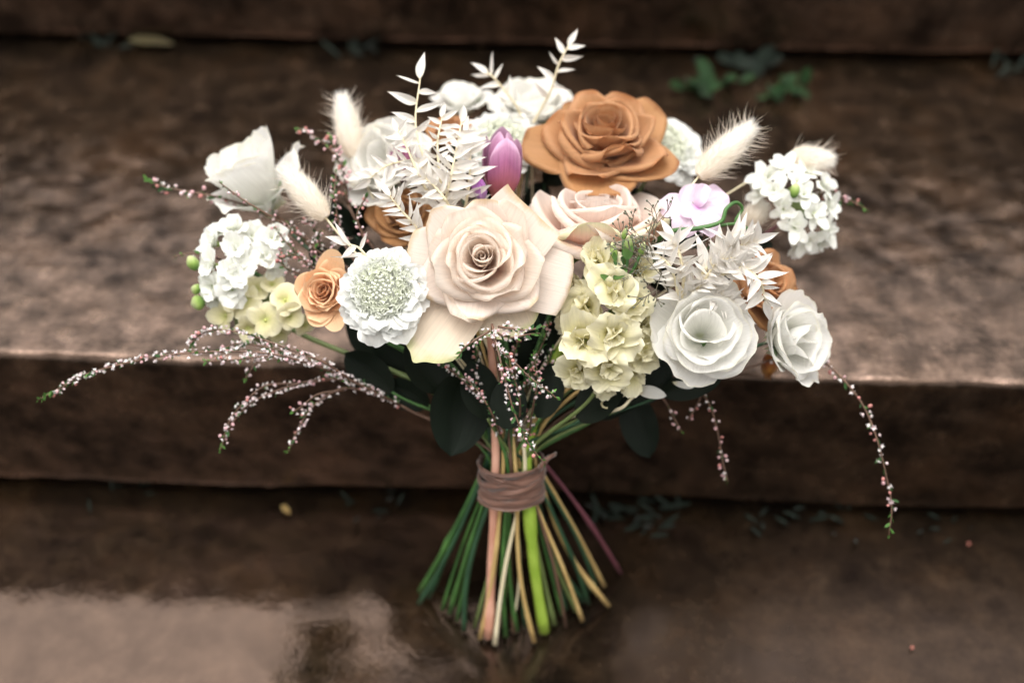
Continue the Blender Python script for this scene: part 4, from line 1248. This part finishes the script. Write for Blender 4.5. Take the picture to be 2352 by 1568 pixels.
for (x, y, dx, dy, L) in ((1530, 640, -.8, .8, .016), (1510, 600, -.5, 1, .014), (1500, 560, .2, 1, .013), (1480, 590, -1, .5, .013), (1520, 620, -.3, -1, .013), (1500, 610, -1, -.3, .012), (1470, 545, -.6, .8, .009)):
    twigs(P(x, y, .905), CV((dx, dy, .05)), L, 2, .9)
V, F = tube(catmull([P(1540, 690, .925), P(1525, 640, .91), P(1500, 590, .905), P(1490, 545, .905), P(1500, 500, .91)], 20), np.linspace(.0006, .0003, 20), 5)
tw_.put(V, F, cW)
inv = inv_of(airy)
o = add('wires', tw_.mesh('wires', M_TINT, inv), airy); o['kind'] = 'stuff'
o = add('seeds', sdp.mesh('seeds', M_TINT, inv), airy); o['kind'] = 'stuff'
stem(airy, P(1540, 690, .925), CV((-.2, -1, -.3)), None, 'olive', 0.0009, side=.5)

# ---------------------------------------------------------------- foliage in the shade below the heads
fol = [
    ((1075, 850, .97), (-.22, -1, .0), 200, .36, 'broad dark green leaf hanging left of the tie under the rose'),
    ((985, 930, .99), (-.9, .45, .1), 120, .3, 'dark green leaf pointing left below the front scabiosa'),
    ((960, 860, 1.0), (-.7, .9, .1), 150, .35, 'dark leaf behind the front scabiosa'),
    ((1448, 900, 1.0), (.28, -1, -.05), 160, .27, 'dark drooping leaf right of the tie, against the riser'),
    ((1390, 950, .985), (.85, .75, .1), 160, .24, 'dark leaf slanting up under the yellow stock'),
    ((1445, 925, .965), (.75, .9, .2), 150, .3, 'dark leaf behind the base of the open right lisianthus'),
    ((1520, 905, .96), (.8, .3, .2), 150, .22, 'narrow dark leaf under the open right lisianthus'),
    ((1260, 960, 1.0), (.3, 1, .1), 170, .3, 'dark leaf in the middle of the stems'),
    ((1100, 960, 1.01), (-.3, 1, .1), 190, .32, 'dark leaf behind the pale heather sprig'),
    ((1330, 930, 1.01), (.4, 1, .1), 200, .3, 'dark leaf behind the yellow stock'),
    ((880, 830, 1.02), (-.4, 1, .1), 160, .33, 'dark leaf in shade under the peach rose'),
    ((1180, 860, 1.02), (.0, 1, .1), 230, .4, 'dark leaf in shade directly under the cream rose'),
    ((1010, 900, .965), (-.5, 1, .1), 150, .36, 'dark leaf right of the front scabiosa in shade'),
    ((1090, 880, .975), (-.25, 1, .1), 150, .34, 'dark leaf below the drooping cream petal'),
    ((1150, 900, .985), (.1, 1, .1), 170, .34, 'dark leaf behind the front heather sprig'),
    ((1290, 880, .975), (.2, 1, .1), 150, .34, 'dark leaf left of the yellow stock in shade'),
    ((1370, 960, .99), (.6, .9, .0), 170, .3, 'dark leaf under the tip of the yellow stock'),
    ((1230, 900, .99), (.1, 1, .1), 160, .36, 'dark leaf between the heather and yellow stock'),
    ((1330, 965, .955), (.75, .8, .1), 160, .3, 'added dark leaf standing for shade on the tan stems at right'),  # added in front of the tan stems, its dark tone replaces shade
    ((1240, 960, .955), (.25, 1, .1), 130, .3, 'added dark leaf standing for shade above the tie at right'),  # added ahead of the lit stems to read as shade
    ((1120, 960, .955), (-.3, 1, .1), 140, .32, 'added dark leaf standing for shade above the tie at left'),  # added on this side too, dark in place of shaded stems
    ((1165, 985, .948), (.05, 1, .1), 125, .34, 'added dark leaf standing for shade in the middle above the tie'),  # added to hide the bright pink stem where shade should fall
    ((900, 900, .985), (-.8, .7, .1), 140, .3, 'dark leaf along the left heather stems'),
]
LE = ((985, 1372), (1016, 1398), (1090, 1440), (1352, 1385), (1240, 1425), (1322, 1402), (1374, 1366), (1050, 1424), (1000, 1345), (1205, 1440), (1290, 1412), (1150, 1430))
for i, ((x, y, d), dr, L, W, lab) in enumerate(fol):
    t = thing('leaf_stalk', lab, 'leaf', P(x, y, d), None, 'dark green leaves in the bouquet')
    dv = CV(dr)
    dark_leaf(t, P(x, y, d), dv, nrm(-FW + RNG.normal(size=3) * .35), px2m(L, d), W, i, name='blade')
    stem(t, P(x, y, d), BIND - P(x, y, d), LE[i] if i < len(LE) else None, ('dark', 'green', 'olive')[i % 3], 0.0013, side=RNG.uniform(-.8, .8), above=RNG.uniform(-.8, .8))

# fill behind the heads: leafy stalks that close the gaps of the dome
rg = np.random.default_rng(91)
for i, (x, y, d, L) in enumerate(((1010, 600, 1.03, 150), (1300, 560, 1.03, 150), (1250, 420, 1.05, 140), (820, 540, 1.03, 150), (1480, 620, 1.0, 130), (1560, 540, 1.02, 130), (1080, 470, 1.05, 140), (1700, 600, 1.0, 120), (780, 620, 1.0, 120), (1640, 700, .99, 130), (1440, 440, 1.06, 150), (1240, 700, .99, 150))):
    names = ('behind the cream rose', 'between the cream and blush roses', 'behind the purple tulip', 'behind the half hidden brown rose', 'behind the yellow stock', 'behind the sweet pea', 'under the white leaf sprigs', 'behind the right hand white burst', 'behind the peach rose', 'behind the open lisianthus', 'behind the caramel rose', 'below the cream rose at right')
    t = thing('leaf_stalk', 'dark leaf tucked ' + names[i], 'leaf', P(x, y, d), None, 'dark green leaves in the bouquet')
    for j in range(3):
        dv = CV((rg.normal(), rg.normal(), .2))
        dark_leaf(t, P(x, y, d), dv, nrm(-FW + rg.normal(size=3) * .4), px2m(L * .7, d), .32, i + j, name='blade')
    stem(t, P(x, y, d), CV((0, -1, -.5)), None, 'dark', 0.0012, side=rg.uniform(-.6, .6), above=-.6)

# white spathe-like leaf under the right lisianthus and the pale lacy leaf beside it
sp_ = thing('white_bract', 'small white bract with yellow spot below the open right lisianthus', 'bract', P(1462, 895, .955))
dark_leaf(sp_, P(1462, 895, .955), CV((1, -.18, .1)), nrm(-FW + UP * .3), px2m(70, .955), .22, 1, M_SPATHE, 'blade')
dark_leaf(sp_, P(1545, 875, .955), CV((1, -.35, .1)), nrm(-FW + UP * .3), px2m(50, .955), .2, 2, M_SPATHE, 'blade')
stem(sp_, P(1462, 895, .955), CV((-1, -.2, -.2)), None, 'straw', .0009, side=.6)
lace = thing('lacy_dried_leaf', 'pale lacy dried leaf with holes below the yellow stock', 'dried leaf', P(1400, 910, .955))
sp2 = Soup()
rg = np.random.default_rng(5)
cl = np.array(lin((206, 196, 160))[:3])
for i in range(26):
    u0 = rg.random()
    x, y = 1395 + 110 * u0 + rg.normal() * 12, 915 - 120 * u0 + rg.normal() * 14
    a_ = rg.random() * 3.14
    n = 9
    ang = np.linspace(0, 6.283, n, endpoint=True)
    rpx = rg.uniform(8, 14)
    ring = np.array([P(x + rpx * math.cos(q) * 1.2, y + rpx * math.sin(q), .95 + .004 * math.sin(q + a_)) for q in ang])
    V, F = tube(ring, 0.0008, 5, False)
    sp2.put(V, F, cl * rg.uniform(.85, 1.05))
o = add('lace', sp2.mesh('lace', M_TINT, inv_of(lace)), lace); o['kind'] = 'stuff'
stem(lace, P(1400, 912, .955), CV((-.6, -1, -.2)), None, 'olive', .001, side=.5)
V, F = tube(catmull([P(1400, 945, .95), P(1430, 935, .945), P(1450, 915, .945), P(1475, 900, .95)], 12), np.linspace(.0015, .0008, 12), 6)
add('curl', mesh('curl', to_local(inv_of(lace), V), F, ST['straw']), lace)

# ---------------------------------------------------------------- ribbon round the stems
rib = thing('ribbon_tie', 'dusky mauve brown silk ribbon wrapped round the stems', 'ribbon', BIND)
M_RIB, n_, out_ = new_mat('silk_ribbon')
wv_ = N(n_, 'ShaderNodeTexNoise', Scale=900.0, Detail=2.0)
tc_ = N(n_, 'ShaderNodeTexCoord'); nz_ = N(n_, 'ShaderNodeTexNoise', Scale=40.0, Detail=4.0)
n_.links.new(tc_.outputs['Object'], nz_.inputs['Vector'])
rp_ = ramp(n_, [(0.3, lin((88, 58, 46))), (0.7, lin((116, 80, 64)))])
n_.links.new(nz_.outputs[0], rp_.inputs[0])
pr_ = N(n_, 'ShaderNodeBsdfPrincipled', Roughness=0.45)
pr_.inputs['Sheen Weight'].default_value = 0.4
n_.links.new(rp_.outputs[0], pr_.inputs['Base Color'])
n_.links.new(tc_.outputs['Object'], wv_.inputs['Vector'])
bw_ = N(n_, 'ShaderNodeBump', Strength=0.3, Distance=0.0004)
n_.links.new(wv_.outputs[0], bw_.inputs['Height'])
n_.links.new(bw_.outputs[0], pr_.inputs['Normal'])
n_.links.new(pr_.outputs[0], out_.inputs[0])
axis = nrm(np.array([0, 0.33, 1.0]))
ra, rb = nrm(np.cross(np.array([0, 1, 0]), axis)), None
rb = np.cross(axis, ra)
rg = np.random.default_rng(66)
def band(h0, h1, tilt, bulge, ph, seed, a0=0.0, a1=6.283):
    rgb = np.random.default_rng(seed)
    n, m = 90, 12
    U = np.linspace(a0, a1, n)
    V = []
    fold = smooth1(np.linspace(0, 1, m), rgb, 16.0)
    for j in range(m):
        v = j / (m - 1)
        h = h0 + (h1 - h0) * v + 0.0026 * tilt * np.cos(U + ph) + 0.0009 * smooth1(U * 2 + v, rgb, 1.5)
        prof = 0.0215 + 0.0035 * abs(2 * (h.mean() / 0.017) * .5) ** 2
        r = prof + bulge + 0.0010 * fold[j] + 0.0006 * smooth1(U * 1.5 + v * 9, rgb, 2.0) + 0.0012 * math.sin(v * math.pi)
        V.append((np.cos(U) * r * 1.05)[:, None] * ra + (np.sin(U) * r * 0.86)[:, None] * rb + h[:, None] * axis)
    return np.concatenate(V), grid_faces(m, n)
for k_, (h0, h1, tl, bu, ph) in enumerate(((-.017, -.003, .4, -.0004, 0.), (-.008, .000, -1.5, .0008, 1.2), (-.006, .005, 2.2, .0014, .6), (-.003, .006, -2.4, .0018, 2.2), (.002, .009, 1.6, .0012, 3.6), (.004, .013, -.9, -.0002, 3.))):
    V, F = band(h0, h1, tl, bu - .002, ph, 1000 + k_)
    add('wrap', mesh('wrap', V, F, M_RIB), rib)
tl_ = catmull([P(1240, 1075, .975), P(1258, 1052, .972), P(1272, 1045, .975), P(1276, 1040, .98)], 10)
V, F = tube(tl_, np.linspace(.0022, .001, 10), 6)
V = V + 0
add('tail', mesh('tail', to_local(inv_of(rib), V), F, M_RIB), rib)

# ---------------------------------------------------------------- bits lying on the steps
def weed(label, px, py, z, n, Lm, seed, spread=1.0, blade=False, col=M_SEPAL):
    rng = np.random.default_rng(seed)
    p = on_plane(px, py, z)
    t = thing('grass_tuft' if blade else 'weed', label, 'grass' if blade else 'weed', p)
    for i in range(n):
        th = rng.uniform(0, 6.283)
        dv = nrm(np.array([math.cos(th) * spread, math.sin(th) * spread * .6 - .3, rng.uniform(.25, .9)]))
        dark_leaf(t, p + np.array([rng.normal() * .016, rng.normal() * .008, 0]), dv, np.array([0, -.3, 1.0]), Lm * rng.uniform(.6, 1.2), .09 if blade else .3, i, col, 'blade' if blade else 'leaf')
    return t
M_WEED = petal_mat('weed_leaf', [(0.0, (26, 54, 24)), (1.0, (36, 72, 32))], 0.3, rough=0.5, streak=10)
M_MOSSG = petal_mat('dim_grass_blade', [(0.0, (18, 30, 22)), (1.0, (25, 40, 29))], 0.2, rough=0.6, streak=10)
weed('bright green weed in the seam at the upper right', 1620, 195, 0.004, 18, .019, 1, col=M_WEED)
weed('green weed leaves right of the larger weed in the upper seam', 1800, 205, 0.004, 14, .018, 2, col=M_WEED)
weed('darker weed close to the upper riser at right', 1730, 150, 0.004, 16, .02, 3, col=M_MOSSG)
for i, (x, y, n, L, lab) in enumerate(((1500, 1172, 16, .03, 'dim grass tuft in the lower seam right of the stems'), (1430, 1185, 12, .028, 'dim grass tuft in the lower seam beside the stems'), (1800, 1188, 9, .022, 'dim grass tuft in the lower seam below the lisianthus'),
                                       (1960, 1195, 8, .02, 'dim grass tuft in the lower seam near the drooping heather'), (860, 1150, 8, .02, 'dim grass tuft in the lower seam left of the stems'), (2180, 1205, 7, .018, 'dim grass tuft in the lower seam at the right edge'),
                                       (290, 1140, 6, .014, 'small dim grass tuft in the lower seam at the left'))):
    weed(lab, x, y, LOWER + .002, n, L * .75, 20 + i, blade=True, col=M_MOSSG)
for i, (x, y, n, L, lab) in enumerate(((220, 100, 9, .022, 'dim grass tuft in the upper seam at the left'), (830, 118, 10, .024, 'dim grass tuft in the upper seam left of the sprigs'), (2320, 170, 8, .02, 'dim grass tuft in the upper seam at the right edge'))):
    weed(lab, x, y, .004, n, L, 40 + i, blade=True, col=M_MOSSG)

def fallen(label, px, py, z, L, ang, mat, W=.2, name='fallen_leaf', lift=.003):
    p = on_plane(px, py, z + lift)
    t = thing(name, label, 'fallen leaf', p)
    dv = np.array([math.cos(ang), math.sin(ang), 0.05])
    dark_leaf(t, p, dv, np.array([0.1, -.2, 1.0]), L, W, 3, mat, 'blade')
M_STRAW = petal_mat('fallen_straw_leaf', [(0.0, (176, 150, 96)), (1.0, (160, 132, 80))], 0.2)
M_STRAWD = petal_mat('fallen_olive_leaf', [(0.0, (88, 80, 50)), (1.0, (80, 70, 44))], 0.2)
M_PINKP = petal_mat('fallen_pink_petal', [(0.0, (150, 90, 80)), (1.0, (164, 106, 92))], 0.2)
fallen('small straw coloured leaf on the lower step left of the stems', 648, 1160, LOWER, .011, -.9, M_STRAW, .25)
fallen('narrow olive leaf lying in the upper seam at the left', 295, 93, .006, .045, -.12, M_STRAWD, .13)
fallen('tiny pink petal on the lower step at the right', 2224, 1252, LOWER, .004, 1.2, M_PINKP, .35)
fallen('tiny red petal on the lower step near the bottom right', 2092, 1490, LOWER, .004, .9, M_PINKP, .3)
dr_ = thing('dried_amber_bud', 'curled amber dried bud on the step edge below the right lisianthus', 'dried bud', on_plane(1762, 866, 0.012))
rg = np.random.default_rng(31)
for i in range(4):
    petal(dr_, rg, M_DRIED, px2m(26, 1.02), L=2.6, W=.8, phi0=40, phi1=-14, Rc=.8, theta=i * 1.57, k=.2, nu=11, nv=11, base=.6, ruf=(.06, 3))
